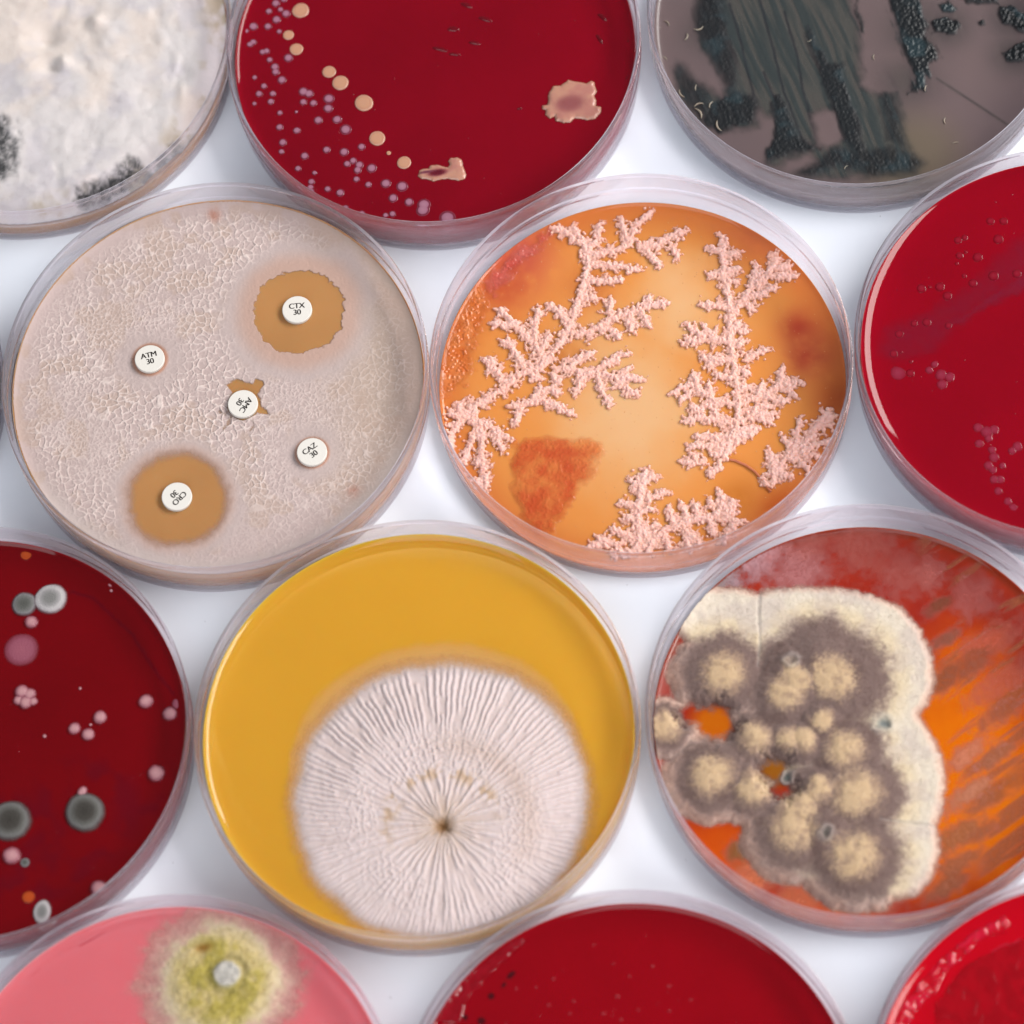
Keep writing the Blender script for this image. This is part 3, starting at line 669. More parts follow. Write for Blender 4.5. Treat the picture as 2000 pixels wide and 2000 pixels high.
stems['a'] = [c1_(p) for p in ([(250, 1850), (420, 1760), (560, 1680), (700, 1560), (900, 1480), (1020, 1300), (1110, 1150), (1150, 1000), (1200, 850), (1230, 700), (1200, 550), (1120, 440)],
    [(1230, 640), (1350, 640), (1530, 580), (1600, 420), (1700, 320)], [(1530, 570), (1500, 470), (1480, 380)], [(1600, 560), (1700, 640), (1770, 720)], [(1620, 560), (1750, 580), (1850, 500), (1960, 470)],
    [(1850, 560), (1900, 660)], [(1230, 720), (1380, 720), (1500, 740), (1620, 760)], [(1210, 850), (1300, 850), (1470, 840)], [(1170, 560), (1060, 480), (980, 450)], [(1230, 620), (1300, 520), (1320, 420)],
    [(1100, 1240), (1250, 1230), (1400, 1130), (1500, 1090), (1600, 1060), (1700, 1020), (1810, 1010)], [(1400, 1100), (1400, 980)], [(1300, 1200), (1400, 1210), (1460, 1270)], [(1540, 1090), (1560, 1210)], [(1620, 1060), (1690, 1180)], [(1660, 1040), (1690, 970)],
    [(1090, 1160), (1010, 1080), (940, 1020)], [(1190, 980), (1290, 970)], [(900, 1460), (830, 1320), (720, 1220), (640, 1130), (560, 1060)], [(830, 1300), (830, 1180), (860, 1050)], [(880, 1380), (930, 1250)], [(700, 1200), (520, 1160)],
    [(760, 1520), (700, 1430), (640, 1330), (580, 1290)], [(610, 1640), (540, 1520), (490, 1430)], [(540, 1540), (450, 1440)], [(960, 1500), (1100, 1510), (1280, 1540), (1400, 1560), (1500, 1570), (1640, 1590)],
    [(1100, 1490), (1170, 1420), (1270, 1380)], [(1290, 1520), (1400, 1440), (1530, 1390)], [(1200, 1550), (1150, 1640), (1130, 1690)], [(1300, 1560), (1340, 1680), (1390, 1780)], [(1430, 1570), (1500, 1650), (1600, 1690)], [(1480, 1560), (1540, 1500)], [(960, 1540), (1000, 1610)], [(800, 1540), (870, 1590)],
    [(640, 1790), (760, 1770), (880, 1740), (1000, 1800), (1110, 1850)], [(820, 1720), (900, 1660), (1010, 1680)], [(720, 1800), (690, 1920)], [(480, 1720), (450, 1700)])]
stems['a'] += [c3_(p) for p in ([(250, 420), (280, 330)], [(300, 440), (400, 480), (500, 520), (640, 600)], [(520, 520), (580, 690)], [(400, 500), (350, 640), (290, 760)], [(430, 520), (430, 700), (390, 800)], [(430, 720), (440, 860), (470, 980)], [(280, 460), (200, 560), (200, 680)], [(300, 440), (180, 420)], [(380, 900), (420, 960)], [(360, 480), (380, 380)])]
stems['b'] = [c2_(p) for p in ([(800, 1930), (810, 1750), (820, 1600), (800, 1450), (780, 1300), (750, 1100), (760, 900), (730, 780), (720, 700), (710, 550), (690, 350)], [(780, 920), (860, 830), (900, 760), (940, 660), (950, 560)], [(960, 720), (1040, 640), (1090, 560), (1100, 500)], [(1060, 640), (1150, 640), (1240, 660)], [(1100, 600), (1210, 580)],
    [(900, 800), (1000, 780), (1100, 740)], [(860, 860), (930, 900)], [(720, 880), (620, 880), (540, 860)], [(700, 640), (590, 640)], [(700, 480), (600, 430)], [(720, 500), (830, 470)], [(720, 620), (810, 600)], [(740, 690), (800, 690)], [(730, 1140), (640, 1130), (560, 1130), (400, 1150)], [(560, 1120), (500, 1070), (430, 1020)], [(650, 1110), (560, 1040)], [(760, 1050), (830, 1000)], [(770, 1180), (860, 1150)], [(780, 1070), (880, 1060)],
    [(760, 1290), (650, 1280), (540, 1260)], [(660, 1280), (590, 1330)], [(800, 1420), (700, 1410), (640, 1400)], [(800, 1620), (680, 1600), (600, 1570), (520, 1510), (450, 1470), (320, 1530)], [(520, 1490), (480, 1390)], [(600, 1560), (600, 1460)], [(680, 1600), (540, 1640)], [(450, 1520), (380, 1590)],
    [(800, 1760), (680, 1750), (560, 1720), (420, 1740)], [(560, 1710), (470, 1640)], [(680, 1740), (640, 1680)], [(800, 1860), (680, 1860), (500, 1870)], [(840, 1600), (940, 1580), (1030, 1540), (1120, 1480), (1200, 1450), (1290, 1450)], [(1130, 1480), (1150, 1350)], [(1030, 1560), (1120, 1600), (1190, 1590)], [(1180, 1460), (1250, 1560)], [(960, 1560), (1000, 1460)], [(830, 1740), (940, 1700), (1060, 1700), (1100, 1690)], [(920, 1700), (960, 1640), (1060, 1630)], [(960, 1710), (1060, 1760)], [(820, 1840), (900, 1850), (950, 1810)], [(820, 1360), (890, 1380)], [(820, 1500), (900, 1490)], [(860, 1290), (940, 1240), (1030, 1210)])]
stems['b'] += [c4_(p) for p in ([(720, 540), (680, 620), (640, 740)], [(660, 640), (540, 660), (440, 660), (370, 670)], [(640, 740), (560, 720)], [(500, 760), (420, 790), (320, 780)], [(420, 760), (380, 720)], [(600, 770), (580, 840), (530, 860)], [(720, 560), (840, 520)], [(700, 620), (740, 560)])]
stems['c'] = [c4_(p) for p in ([(1000, 960), (1010, 880), (1100, 740), (1180, 640), (1190, 540), (1210, 450)], [(1010, 880), (990, 780), (980, 690)], [(1000, 840), (1040, 740)], [(1140, 720), (1240, 640), (1300, 560), (1360, 470), (1420, 390)], [(1200, 700), (1300, 660), (1440, 610)], [(1100, 760), (1200, 760), (1270, 850)], [(1160, 700), (1080, 600)], [(1300, 580), (1290, 530)], [(1030, 860), (1130, 880)], [(1240, 720), (1340, 740)], [(1340, 520), (1440, 500)], [(1380, 480), (1460, 440)], [(960, 960), (930, 900)])]
stems['e'] = [c3_(p) for p in ([(1620, 1380), (1600, 1250), (1610, 1120), (1620, 1000), (1660, 850)], [(1610, 1120), (1540, 1090), (1480, 1090)], [(1620, 1040), (1720, 1050), (1810, 1010)], [(1600, 1220), (1500, 1180)], [(1630, 980), (1550, 930)], [(1640, 940), (1740, 880)], [(1620, 1160), (1720, 1130)], [(1620, 1380), (1530, 1340), (1450, 1300), (1420, 1280)], [(1500, 1400), (1400, 1400), (1230, 1420)], [(1400, 1400), (1300, 1350)], [(1620, 1380), (1560, 1460), (1400, 1470)], [(1620, 1300), (1740, 1260)], [(1640, 1020), (1600, 900)])]
stems['e'] += [c4_(p) for p in ([(0, 1400), (120, 1340), (220, 1290), (300, 1250), (420, 1210), (520, 1200), (600, 1150), (620, 1050), (600, 1000)], [(260, 1260), (240, 1200), (220, 1130)], [(340, 1230), (320, 1100)], [(440, 1190), (410, 1100)], [(320, 1260), (350, 1340), (360, 1440)], [(360, 1300), (440, 1400)], [(520, 1210), (550, 1320)], [(600, 1160), (700, 1180), (690, 1090)], [(560, 1120), (520, 1060)], [(600, 1220), (700, 1230), (780, 1230)], [(720, 1240), (660, 1320), (600, 1390)], [(120, 1360), (60, 1460)], [(180, 1330), (220, 1440)], [(20, 1420), (-60, 1460)], [(60, 1380), (20, 1300)], [(640, 1130), (700, 1080)])]
ICO = None
def ico():
    t = (1 + 5 ** .5) / 2
    v = [(-1, t, 0), (1, t, 0), (-1, -t, 0), (1, -t, 0), (0, -1, t), (0, 1, t), (0, -1, -t), (0, 1, -t), (t, 0, -1), (t, 0, 1), (-t, 0, -1), (-t, 0, 1)]
    f = [(0, 11, 5), (0, 5, 1), (0, 1, 7), (0, 7, 10), (0, 10, 11), (1, 5, 9), (5, 11, 4), (11, 10, 2), (10, 7, 6), (7, 1, 8), (3, 9, 4), (3, 4, 2), (3, 2, 6), (3, 6, 8), (3, 8, 9), (4, 9, 5), (2, 4, 11), (6, 2, 10), (8, 6, 7), (9, 8, 1)]
    v = [np.array(a) / np.linalg.norm(a) for a in v]; cache = {}; nf = []
    def mid(a, b):
        k = (min(a, b), max(a, b))
        if k not in cache: q = v[a] + v[b]; v.append(q / np.linalg.norm(q)); cache[k] = len(v) - 1
        return cache[k]
    for a, b, c in f:
        x, y, z = mid(a, b), mid(b, c), mid(c, a); nf += [(a, x, z), (b, y, x), (c, z, y), (x, y, z)]
    return np.array(v), np.array(nf)
IV, IF = ico()
def blob_mesh(name, pos, rad, col, mat, seed=0, rough=.22, squash=(1, 1, .8)):
    r = np.random.default_rng(seed); n = len(pos); pos = np.array(pos); rad = np.array(rad)
    v = IV[None] * (1 + rough * r.normal(size=(n, len(IV), 1))) * np.array(squash)[None, None] * rad[:, None, None] + pos[:, None, :]
    f = IF[None] + (np.arange(n) * len(IV))[:, None, None]
    me = mkmesh(name, v.reshape(-1, 3), f.reshape(-1, 3), mat)
    set_col(me, np.repeat(np.array(col), len(IV), axis=0)); return me
def dendrite(d, lines, seed):
    r = np.random.default_rng(seed); pos = []; rad = []; col = []
    def put(p, rr, t):
        R = math.hypot(p[0], p[1])
        if R > d.ri - .35: return
        z = d.za + rr * .35 + r.uniform(-.05, .22)
        pos.append((p[0], p[1], z)); rad.append(rr); col.append(np.clip(np.array([254, 196, 178]) * (1 - t) + np.array([262, 220, 214]) * t + r.normal() * 3, 0, 285))
    def walk(p, ang, L, rr, lvl, t0):
        n = max(2, int(L / (rr * .75))); st = L / n
        for i in range(n):
            ang += r.normal() * .28; p = p + np.array([math.cos(ang), math.sin(ang)]) * st
            k = i / n; put(p + r.normal(size=2) * rr * .25, rr * (1.0 - .35 * k) * r.uniform(.8, 1.15), t0 + (1 - t0) * k)
            if lvl > 0 and r.random() < .55: walk(p, ang + r.choice((-1, 1)) * r.uniform(.6, 1.2), L * r.uniform(.28, .5) * (1 - .3 * k), rr * .82, lvl - 1, .6)
    for li, pts in enumerate(lines):
        P = d.loc(pts, d.za + .4); seg = np.linalg.norm(np.diff(P, axis=0), axis=1); Lt = seg.sum(); s_ = 0; main = li == 0
        cum = np.r_[0, np.cumsum(seg)]
        while s_ < Lt:
            k = min(np.searchsorted(cum, s_, side='right') - 1, len(seg) - 1); t = (s_ - cum[k]) / seg[k]
            p = P[k] * (1 - t) + P[k + 1] * t; dr = (P[k + 1] - P[k]) / seg[k]; ang = math.atan2(dr[1], dr[0]); u = s_ / Lt
            put(p + r.normal(size=2) * .18, r.uniform(.34, .5), .1 + .5 * u); put(p + r.normal(size=2) * .5, r.uniform(.26, .42), .2 + .5 * u); put(p + r.normal(size=2) * .8, r.uniform(.2, .32), .4 + .5 * u)
            if r.random() < .8: walk(p, ang + r.choice((-1, 1)) * r.uniform(.5, 1.15), r.uniform(1.0, 2.5) * (1.1 - .45 * u), .28, 1, .4)
            s_ += .36
        walk(P[-1], ang, 1.0, .27, 1, .8)
    # short frost-like hairs over the lumps
    m_ = len(pos) * 3; k = r.integers(0, len(pos), m_); B = np.array(pos)[k]; Q = np.array(rad)[k][:, None]
    dv = r.normal(size=(m_, 3)); dv[:, 2] = np.abs(dv[:, 2]) * .8; dv /= np.linalg.norm(dv, axis=1)[:, None]
    sd = np.cross(dv, r.normal(size=(m_, 3))); sd /= np.linalg.norm(sd, axis=1)[:, None]
    b0 = B + dv * Q * .7; tip = B + dv * (Q + r.uniform(.08, .3, (m_, 1)))
    V = np.stack([b0 - sd * .035, b0 + sd * .035, tip], 1).reshape(-1, 3)
    hm = mkmesh('frost_hairs', V, np.arange(m_ * 3).reshape(-1, 3), HYPHA); set_col(hm, np.repeat(np.clip(np.array(col)[k] + 8, 0, 290), 3, axis=0))
    o = link('frost_hairs', hm, d.agar); o['kind'] = 'stuff'
    # the lumps run together into one puffy relief
    pos = np.array(pos); rad = np.array(rad); col = np.array(col); res = .11
    x0, y0 = pos[:, 0].min() - 1, pos[:, 1].min() - 1; x1, y1 = pos[:, 0].max() + 1, pos[:, 1].max() + 1
    nx_ = int((x1 - x0) / res) + 3; ny_ = int((y1 - y0) / res) + 3
    H = np.zeros((nx_, ny_)); CC = np.zeros((nx_, ny_, 3)); W = np.full((nx_, ny_), 1e-6); wn = 7
    gx, gy = np.meshgrid(np.arange(-wn, wn + 1), np.arange(-wn, wn + 1), indexing='ij')
    for p, q, c in zip(pos, rad, col):
        i = int(round((p[0] - x0) / res)); j = int(round((p[1] - y0) / res)); i0, i1, j0, j1 = max(i - wn, 0), min(i + wn + 1, nx_), max(j - wn, 0), min(j + wn + 1, ny_)
        sx = slice(i0 - i + wn, i1 - i + wn); sy = slice(j0 - j + wn, j1 - j + wn)
        dx = gx[sx, sy] * res + (i * res + x0 - p[0]); dy = gy[sx, sy] * res + (j * res + y0 - p[1]); d2 = (dx * dx + dy * dy) / (q * 1.18) ** 2
        cap = np.sqrt(np.clip(1 - d2, 0, 1)) * q * 1.25 + (p[2] - d.za) * .8 * (d2 < 1)
        H[i0:i1, j0:j1] = np.maximum(H[i0:i1, j0:j1], cap); g_ = np.exp(-d2 * 2.5); CC[i0:i1, j0:j1] += g_[..., None] * c; W[i0:i1, j0:j1] += g_
    def blur(a_):
        for ax in (0, 1): a_ = (np.roll(a_, 1, ax) + 2 * a_ + np.roll(a_, -1, ax)) / 4
        return a_
    Hs = blur(blur(H)); CC /= W[..., None]
    X_ = x0 + res * np.arange(nx_); Y_ = y0 + res * np.arange(ny_); XX, YY = np.meshgrid(X_, Y_, indexing='ij')
    Hs = Hs * (.7 + .6 * fbm(XX / .35, YY / .35, 3, seed)); CC = np.where(W[..., None] > 1e-3, CC, np.array([266, 200, 178.]))
    low = ss(.75, .2, Hs); CC = mix(CC, (258, 180, 146), low * .5)
    def fn(X, Y): return Hs[:X.shape[0], :X.shape[1]], CC[:X.shape[0], :X.shape[1]], ss(.05, .5, Hs)[:X.shape[0], :X.shape[1]]
    return d.patch('branching_growth', fn, CORAL, res, box=(x0, x0 + res * (nx_ - 2.5), y0, y0 + res * (ny_ - 2.5)), lift=.01)
CORAL = mat_growth('coral_growth', rough=.95, spec=.05, sss=.7, bscale=1800, bstr=0)
for i, kx in enumerate('abce'):
    dendrite(d, stems[kx], 20 + i)
FILM = mat_growth('wet_film', rough=.2, spec=.45, bstr=0, sss=.2)
def film(d, poly, c0, c1, amp, seed, res=.16, sc=(1.4, .5), alpha=.9, edge=.25, base_h=.3):
    P = d.loc(poly); b = (P[:, 0].min() - .6, P[:, 0].max() + .6, P[:, 1].min() - .6, P[:, 1].max() + .6)
    def f(X, Y):
        s_ = sdpoly(X, Y, P) + 2.4 * (fbm(X / 1.8, Y / 1.8, 4, seed) - .5); n = fbm(X / sc[0], Y / sc[0], 5, seed + 3); a = ss(.2, -2.6, s_ + 1.6 * (n - .5)) ** .7 * alpha
        wq = fbm(X / sc[0] * .7 + 5, Y / sc[0] * .7, 5, seed + 9); n = .4 * n + .6 * wq; g = fbm(X / sc[1], Y / sc[1], 3, seed + 5)
        h = base_h * (1 - np.exp(np.minimum(s_, 0) / .4)) + amp * (n - .5) + amp * .8 * ss(.45, .7, g)
        return np.maximum(h, 0), mix(c0, c1, ss(.2, .8, n)), a
    return d.patch('wet_film', f, FILM, res, box=b)
film(d, c3_([(660, 600), (900, 590), (1160, 590), (1340, 600), (1370, 690), (1320, 780), (1280, 900), (1200, 980), (1120, 1110), (1050, 1220), (990, 1330), (850, 1350), (760, 1260), (690, 1120), (650, 980), (660, 850), (640, 720)]), (226, 88, 48), (252, 150, 80), .14, 5, sc=(2.6, .5), alpha=.72)
film(d, c1_([(470, 760), (430, 880), (500, 1020), (440, 1180), (380, 1380), (360, 1540), (320, 1640), (240, 1680), (160, 1760), (90, 1760), (90, 1560), (140, 1350), (220, 1150), (320, 960)]), (232, 118, 50), (248, 150, 88), .28, 9, sc=(1.4, .5), alpha=.85)
film(d, c1_([(960, 440), (900, 480), (700, 600), (500, 760), (440, 860), (520, 1000), (640, 860), (720, 760), (860, 640), (960, 560)]), (226, 92, 78), (240, 128, 116), .2, 12, sc=(2.0, .6), alpha=.7)
# thin root and scattered glints
def tube(P, r0, r1, n=6):
    P = np.array(P, float); k = len(P); v = []; f = []
    for i in range(k):
        t = P[min(i + 1, k - 1)] - P[max(i - 1, 0)]; t /= np.linalg.norm(t); a = np.cross(t, (0, 0, 1)); a /= np.linalg.norm(a); b = np.cross(a, t); rr = r0 + (r1 - r0) * i / (k - 1)
        for j in range(n):
            an = 2 * math.pi * j / n; v.append(P[i] + rr * (math.cos(an) * a + math.sin(an) * b))
    for i in range(k - 1):
        for j in range(n): f.append((i * n + j, i * n + (j + 1) % n, (i + 1) * n + (j + 1) % n, (i + 1) * n + j))
    return v, f
pr = d.loc(c4_([(640, 760), (720, 775), (800, 810), (870, 860), (920, 920), (960, 980), (990, 1010)]), d.za)
v_, f_ = tube([(p[0], p[1], d.za + .25) for p in pr], .3, .22)
link('root_strand', mkmesh('root_strand', v_, f_, mat_flat('strand', (214, 128, 92), rough=.3, sss=.4)), d.agar)
n_ = 420; rr_ = rng.uniform(0, 1, n_) ** .5 * (d.ri - 1.5); tt_ = rng.uniform(0, 6.28, n_)
link('droplets', blob_mesh('droplets', np.stack([rr_ * np.cos(tt_), rr_ * np.sin(tt_), np.full(n_, d.za)], 1), rng.uniform(.05, .13, n_), np.tile([[240, 170, 110]], (n_, 1)), mat_growth('droplet', rough=.08, spec=.8, bstr=0), 3, .05), d.agar)['kind'] = 'stuff'

# ================================================================== 6 red dish, right edge
d = dish('right_red', (118.5, 358.0), 44.5, 5.6, 'glossy red dish with translucent drop-like colonies and a broad white reflection, right edge',
         mat_agar('red_agar', (152, 0, 25), **RED), rise=1.7, dec=2.1)
WET = mat_colony('wet_colony', [(0, (178, 36, 58), .65), (.6, (164, 20, 46), .6), (.85, (140, 4, 30), .6), (1, (150, 6, 34), .1)], rough=.2, spec=.4, wob=.1)
HAZE = mat_colony('hazy_colony', [(0, (172, 56, 82), .75), (.6, (166, 44, 70), .7), (.85, (160, 34, 60), .55), (1, (150, 16, 40), .0)], rough=.2, wob=.25)
wet_m = [dome_mesh('colony_wet', WET, DOME, wob=.06, seed=i) for i in range(3)]; haze_m = [dome_mesh('colony_hazy', HAZE, THIN, wob=.14, seed=i + 4) for i in range(3)]
O5 = (1600, 280); S5 = .207
colonies(d, wet_m, O5, S5, [(1615, 735, 42), (1740, 735, 42), (1310, 915, 42), (1375, 890, 34), (1690, 905, 54), (1325, 1060, 40), (1385, 1025, 17), (1495, 1075, 52), (1300, 1135, 20), (1370, 1250, 25), (1450, 1320, 46), (1645, 1250, 56), (1865, 1230, 48), (965, 1370, 48), (1045, 1355, 18), (1140, 1355, 50), (1210, 1440, 48), (720, 1380, 32), (895, 1700, 36), (1015, 1690, 46), (1220, 1720, 38), (755, 1800, 45), (1820, 485, 14), (1665, 555, 14), (1130, 765, 12), (700, 1985, 46), (860, 2170, 42), (780, 1970, 16), (870, 2060, 22)], hfac=.13)
colonies(d, haze_m, O5, S5, [(575, 2080, 75), (740, 2170, 80), (1150, 2185, 60), (1230, 2205, 55), (1160, 2275, 55), (1040, 2140, 42), (1090, 2085, 38), (1500, 2682, 52), (1580, 2722, 62), (1650, 2702, 52), (1600, 2782, 44), (1510, 2832, 44), (1630, 2892, 42), (1650, 2962, 52), (1600, 3042, 50), (1640, 3082, 40), (1730, 3042, 34), (1650, 3172, 46), (1710, 3172, 42), (1870, 2862, 52), (1820, 2902, 42), (1690, 3282, 44), (1780, 3380, 46), (1830, 3440, 50)], hfac=.08)
def f_veil(X, Y):
    d = D['right_red']; q = lambda p: d.crop(O5, S5, p)
    wx = X + 1.6 * (fbm(X / 1.6, Y / 1.6, 3, 3) - .5); wy = Y + 1.6 * (fbm(X / 1.6, Y / 1.6, 3, 6) - .5)
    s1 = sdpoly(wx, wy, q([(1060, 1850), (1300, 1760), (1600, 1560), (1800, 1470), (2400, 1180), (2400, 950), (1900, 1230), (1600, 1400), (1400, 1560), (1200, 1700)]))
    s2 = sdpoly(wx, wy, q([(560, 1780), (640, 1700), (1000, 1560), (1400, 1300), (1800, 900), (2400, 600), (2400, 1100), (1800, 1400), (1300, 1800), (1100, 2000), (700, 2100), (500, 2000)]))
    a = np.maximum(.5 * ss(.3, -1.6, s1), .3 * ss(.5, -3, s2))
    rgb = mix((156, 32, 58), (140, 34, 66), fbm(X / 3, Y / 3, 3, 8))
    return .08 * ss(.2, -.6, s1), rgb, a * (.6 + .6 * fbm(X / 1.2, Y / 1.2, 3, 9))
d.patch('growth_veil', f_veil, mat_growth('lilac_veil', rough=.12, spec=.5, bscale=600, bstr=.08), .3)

# ================================================================== 7 dark red dish with grey moulds, left edge
d = dish('grey_mould', (-113.7, 309.2), 44.5, 5.4, 'dark red dish with round grey mould colonies and pink specks, left edge', mat_agar('dark_blood_agar', (120, 0, 9), **RED))
GM = mat_colony('grey_mould', [(0, (92, 92, 88), 1), (.35, (104, 104, 100), 1), (.62, (126, 124, 122), 1), (.74, (140, 136, 138), 1), (.87, (124, 112, 116), .6), (1, (110, 60, 70), 0)], rough=.95, spec=.1, wob=.16, bstr=.6)
GW = mat_colony('white_rim_mould', [(0, (136, 134, 132), 1), (.28, (140, 138, 136), 1), (.5, (166, 162, 162), 1), (.66, (200, 194, 194), 1), (.8, (198, 190, 192), .95), (.9, (176, 160, 164), .5), (1, (150, 80, 90), 0)], rough=.95, spec=.1, wob=.14, bstr=.6)
GD = mat_colony('dark_mould', [(0, (66, 62, 58), 1), (.4, (78, 74, 70), 1), (.58, (104, 102, 98), 1), (.72, (122, 120, 118), 1), (.87, (104, 98, 98), .6), (1, (80, 30, 36), 0)], rough=.95, spec=.1, wob=.16, bstr=.6)
PK = mat_colony('pink_colony', [(0, (212, 158, 160), 1), (.45, (206, 146, 152), .9), (.75, (182, 104, 120), .6), (1, (150, 40, 58), 0)], rough=.3, wob=.3, bstr=.4)
MV = mat_colony('mauve_colony', [(0, (168, 90, 108), .95), (.6, (162, 84, 104), .9), (.85, (150, 62, 82), .7), (1, (130, 20, 36), 0)], rough=.5, wob=.1, bstr=.3)
OR = mat_colony('orange_spot', [(0, (198, 84, 26), .95), (.75, (186, 72, 24), .9), (1, (150, 20, 14), 0)], rough=.3, wob=.12)
O7 = (0, 1000); S7 = .2329
mk = lambda nm, mt, pr=THIN, wb=.09: [dome_mesh(nm, mt, pr, n=40, wob=wb, seed=i) for i in range(2)]
gd, gw, gk, pk, mv, orr = mk('colony_grey', GM), mk('colony_white_rim', GW), mk('colony_dark', GD), mk('colony_pink', PK, DOME, .12), mk('colony_mauve', MV), mk('colony_orange', OR, DOME)
colonies(d, gd, O7, S7, [(205, 775, 118), (210, 2940, 44)], hfac=.22); colonies(d, gw, O7, S7, [(425, 730, 150)], hfac=.24)
colonies(d, gk, O7, S7, [(90, 2592, 190), (715, 2520, 185)], hfac=.22); colonies(d, gw, O7, S7, [(355, 3355, 78, 1.45, -.2)], hfac=.3)
colonies(d, mv, O7, S7, [(180, 1155, 155), (1500, 1605, 62)], hfac=.06)
colonies(d, pk, O7, S7, [(265, 925, 66), (1225, 1590, 72), (840, 1725, 66), (625, 1818, 60), (740, 1868, 62), (1425, 1695, 70), (935, 605, 38), (935, 660, 20), (672, 1480, 16), (760, 1785, 16), (690, 2352, 64, .7, .9), (100, 2885, 88), (1310, 2195, 82), (830, 3160, 80), (185, 1510, 70), (250, 1530, 62), (215, 1600, 66), (160, 1580, 52), (280, 1590, 44), (1480, 2265, 24), (375, 1880, 20)], hfac=.4)
colonies(d, orr, O7, S7, [(220, 358, 54), (240, 3230, 58)], hfac=.12)
def f_smoke(X, Y):
    d = D['grey_mould']; n = fbm(X / 5, Y / 5, 5, 4); a = np.zeros_like(X)
    for (u, v, r) in ((720, 2520, 420), (90, 2800, 400), (450, 2950, 300), (1200, 2300, 250)):
        p = d.crop(O7, S7, [(u, v)])[0]; rr = np.hypot(X - p[0], Y - p[1]) / (r * S7 * d.k); a = np.maximum(a, np.exp(-((rr - .85) / .28) ** 2))
    t = d.crop(O7, S7, [(600, 670), (780, 720), (950, 880), (1120, 1040), (1200, 1180), (1350, 1400), (1460, 1530)])
    ln = ss(.5, .1, dline(X + .5 * (fbm(X, Y, 3, 7) - .5), Y, t)) * .35
    return np.zeros_like(X), mix((130, 12, 34), (120, 14, 40), n), np.maximum(a * .3 * ss(.42, .62, n), ln)
d.patch('faint_haze_growth', f_smoke, mat_growth('purple_haze_growth', rough=.2, bstr=0), .35, lift=.015)

# ================================================================== 8 yellow dish with the wrinkled white colony
d = dish('yellow', (-25.1, 296.05), 44.5, 5.8, 'bright yellow dish holding one large wrinkled white colony, lower middle', mat_agar('yellow_agar', (276, 204, 64), sss=.6, radius=(4, 2.2, .8), rough=.04, clear=.42, tint=(.995, .94, .66), mottle=.03), rise=1.3, dec=1.2)
def f_wrink(X, Y):
    d = D['yellow']; o = d.loc([(866, 1617)])[0]; e = d.loc([(861, 1563)])[0]
    x = X - o[0]; y = Y - o[1]; r = np.hypot(x, y); th = np.arctan2(y, x)
    re = np.hypot(X - e[0], Y - e[1]); nz = fbm(X / 2.5, Y / 2.5, 4, 6) - .5; nf = fbm(X / .5, Y / .5, 3, 7) - .5
    thj = np.arctan2(Y - e[1], X - e[0]); lob = fbm(np.cos(thj) * 5 + 4, np.sin(thj) * 5, 3, 2) - .5
    Rm = 29.0 + 1.6 * lob; sd_ = re - Rm + .9 * nf + .6 * nz
    a = ss(3.2, -3.0, sd_)
    def rad(n, seed, wob):
        tw = th + wob * (fbm(X / 3, Y / 3, 3, seed) - .5) / np.maximum(r, 3) * 3
        u = tw / (2 * math.pi) * n
        k = np.floor(u); fr = u - k; k = np.mod(k, n)
        off = .3 * (_h(k, k * 0 + seed, seed) - .5); c = np.abs(fr - .5 - off)
        on = vnoise(k * 7.3 + 100, r / 4.5 + k * 3.1, seed + 4)
        return np.clip(1 - (c / .42) ** 2, 0, 1) * ss(.12, .4, on)
    w1 = ss(17, 8, r); w3 = ss(15, 24, r); w2 = np.clip(1 - w1 - w3, 0, 1)
    ridge = rad(44, 3, .25) * w1 + rad(88, 5, .25) * w2 + rad(150, 8, .22) * w3
    cross = fbm(X / .9 + 40, Y / .9, 3, 31)
    rgz = ss(10, 13, r) * ss(23, 17, r) * ss(.35, .65, fbm(X / 7, Y / 7, 2, 14) + .12)          # ring of broken folds
    brk = worley(X / 1.3 + nz, Y / 1.3, 9); fold = np.exp(-((brk[1] - brk[0]) / .2) ** 2)
    ridge = ridge * (1 - .5 * rgz) * (.75 + .5 * cross) + fold * rgz * .6
    amp = .36 * ss(.5, -3.0, sd_) + .02; amp = amp * (1 - .55 * ss(2, -18, x) * ss(3, -14, y) * ss(14, 20, r))
    dome = 1.3 * ss(1, -14, sd_)
    pit = np.exp(-(r / 1.5) ** 2)
    h = dome + ridge * amp + .25 * amp * (cross - .5) + .05 * nf - 1.3 * pit
    rgb = mix((232, 214, 212), (240, 222, 222), fbm(X / 8, Y / 8, 3, 51))
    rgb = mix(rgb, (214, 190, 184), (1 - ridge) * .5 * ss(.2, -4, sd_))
    tanr = np.exp(-((r - 11.0 + 1.5 * nz) / 1.3) ** 2) * ss(-.4, .5, np.sin(th - .1)) * ss(.35, .6, fbm(X / 1.4, Y / 1.4, 3, 61))
    rgb = mix(rgb, (186, 144, 96), tanr * .5); rgb = mix(rgb, (206, 176, 160), .4 * np.exp(-((r - 17) / 2.5) ** 2) * ss(.2, .9, np.cos(th - .5)))
    rgb = mix(rgb, (192, 158, 122), .55 * np.exp(-(r / 5.5) ** 2) * (1 - ridge * .7)); rgb = mix(rgb, (128, 84, 40), .9 * pit)
    rgb = mix((232, 176, 120), rgb, ss(2.0, -1.2, sd_))
    return h, rgb, a
WRINK = mat_growth('wrinkled_colony', rough=.75, sheen=.05, spec=.2, bscale=1200, bstr=.2, sss=.25)
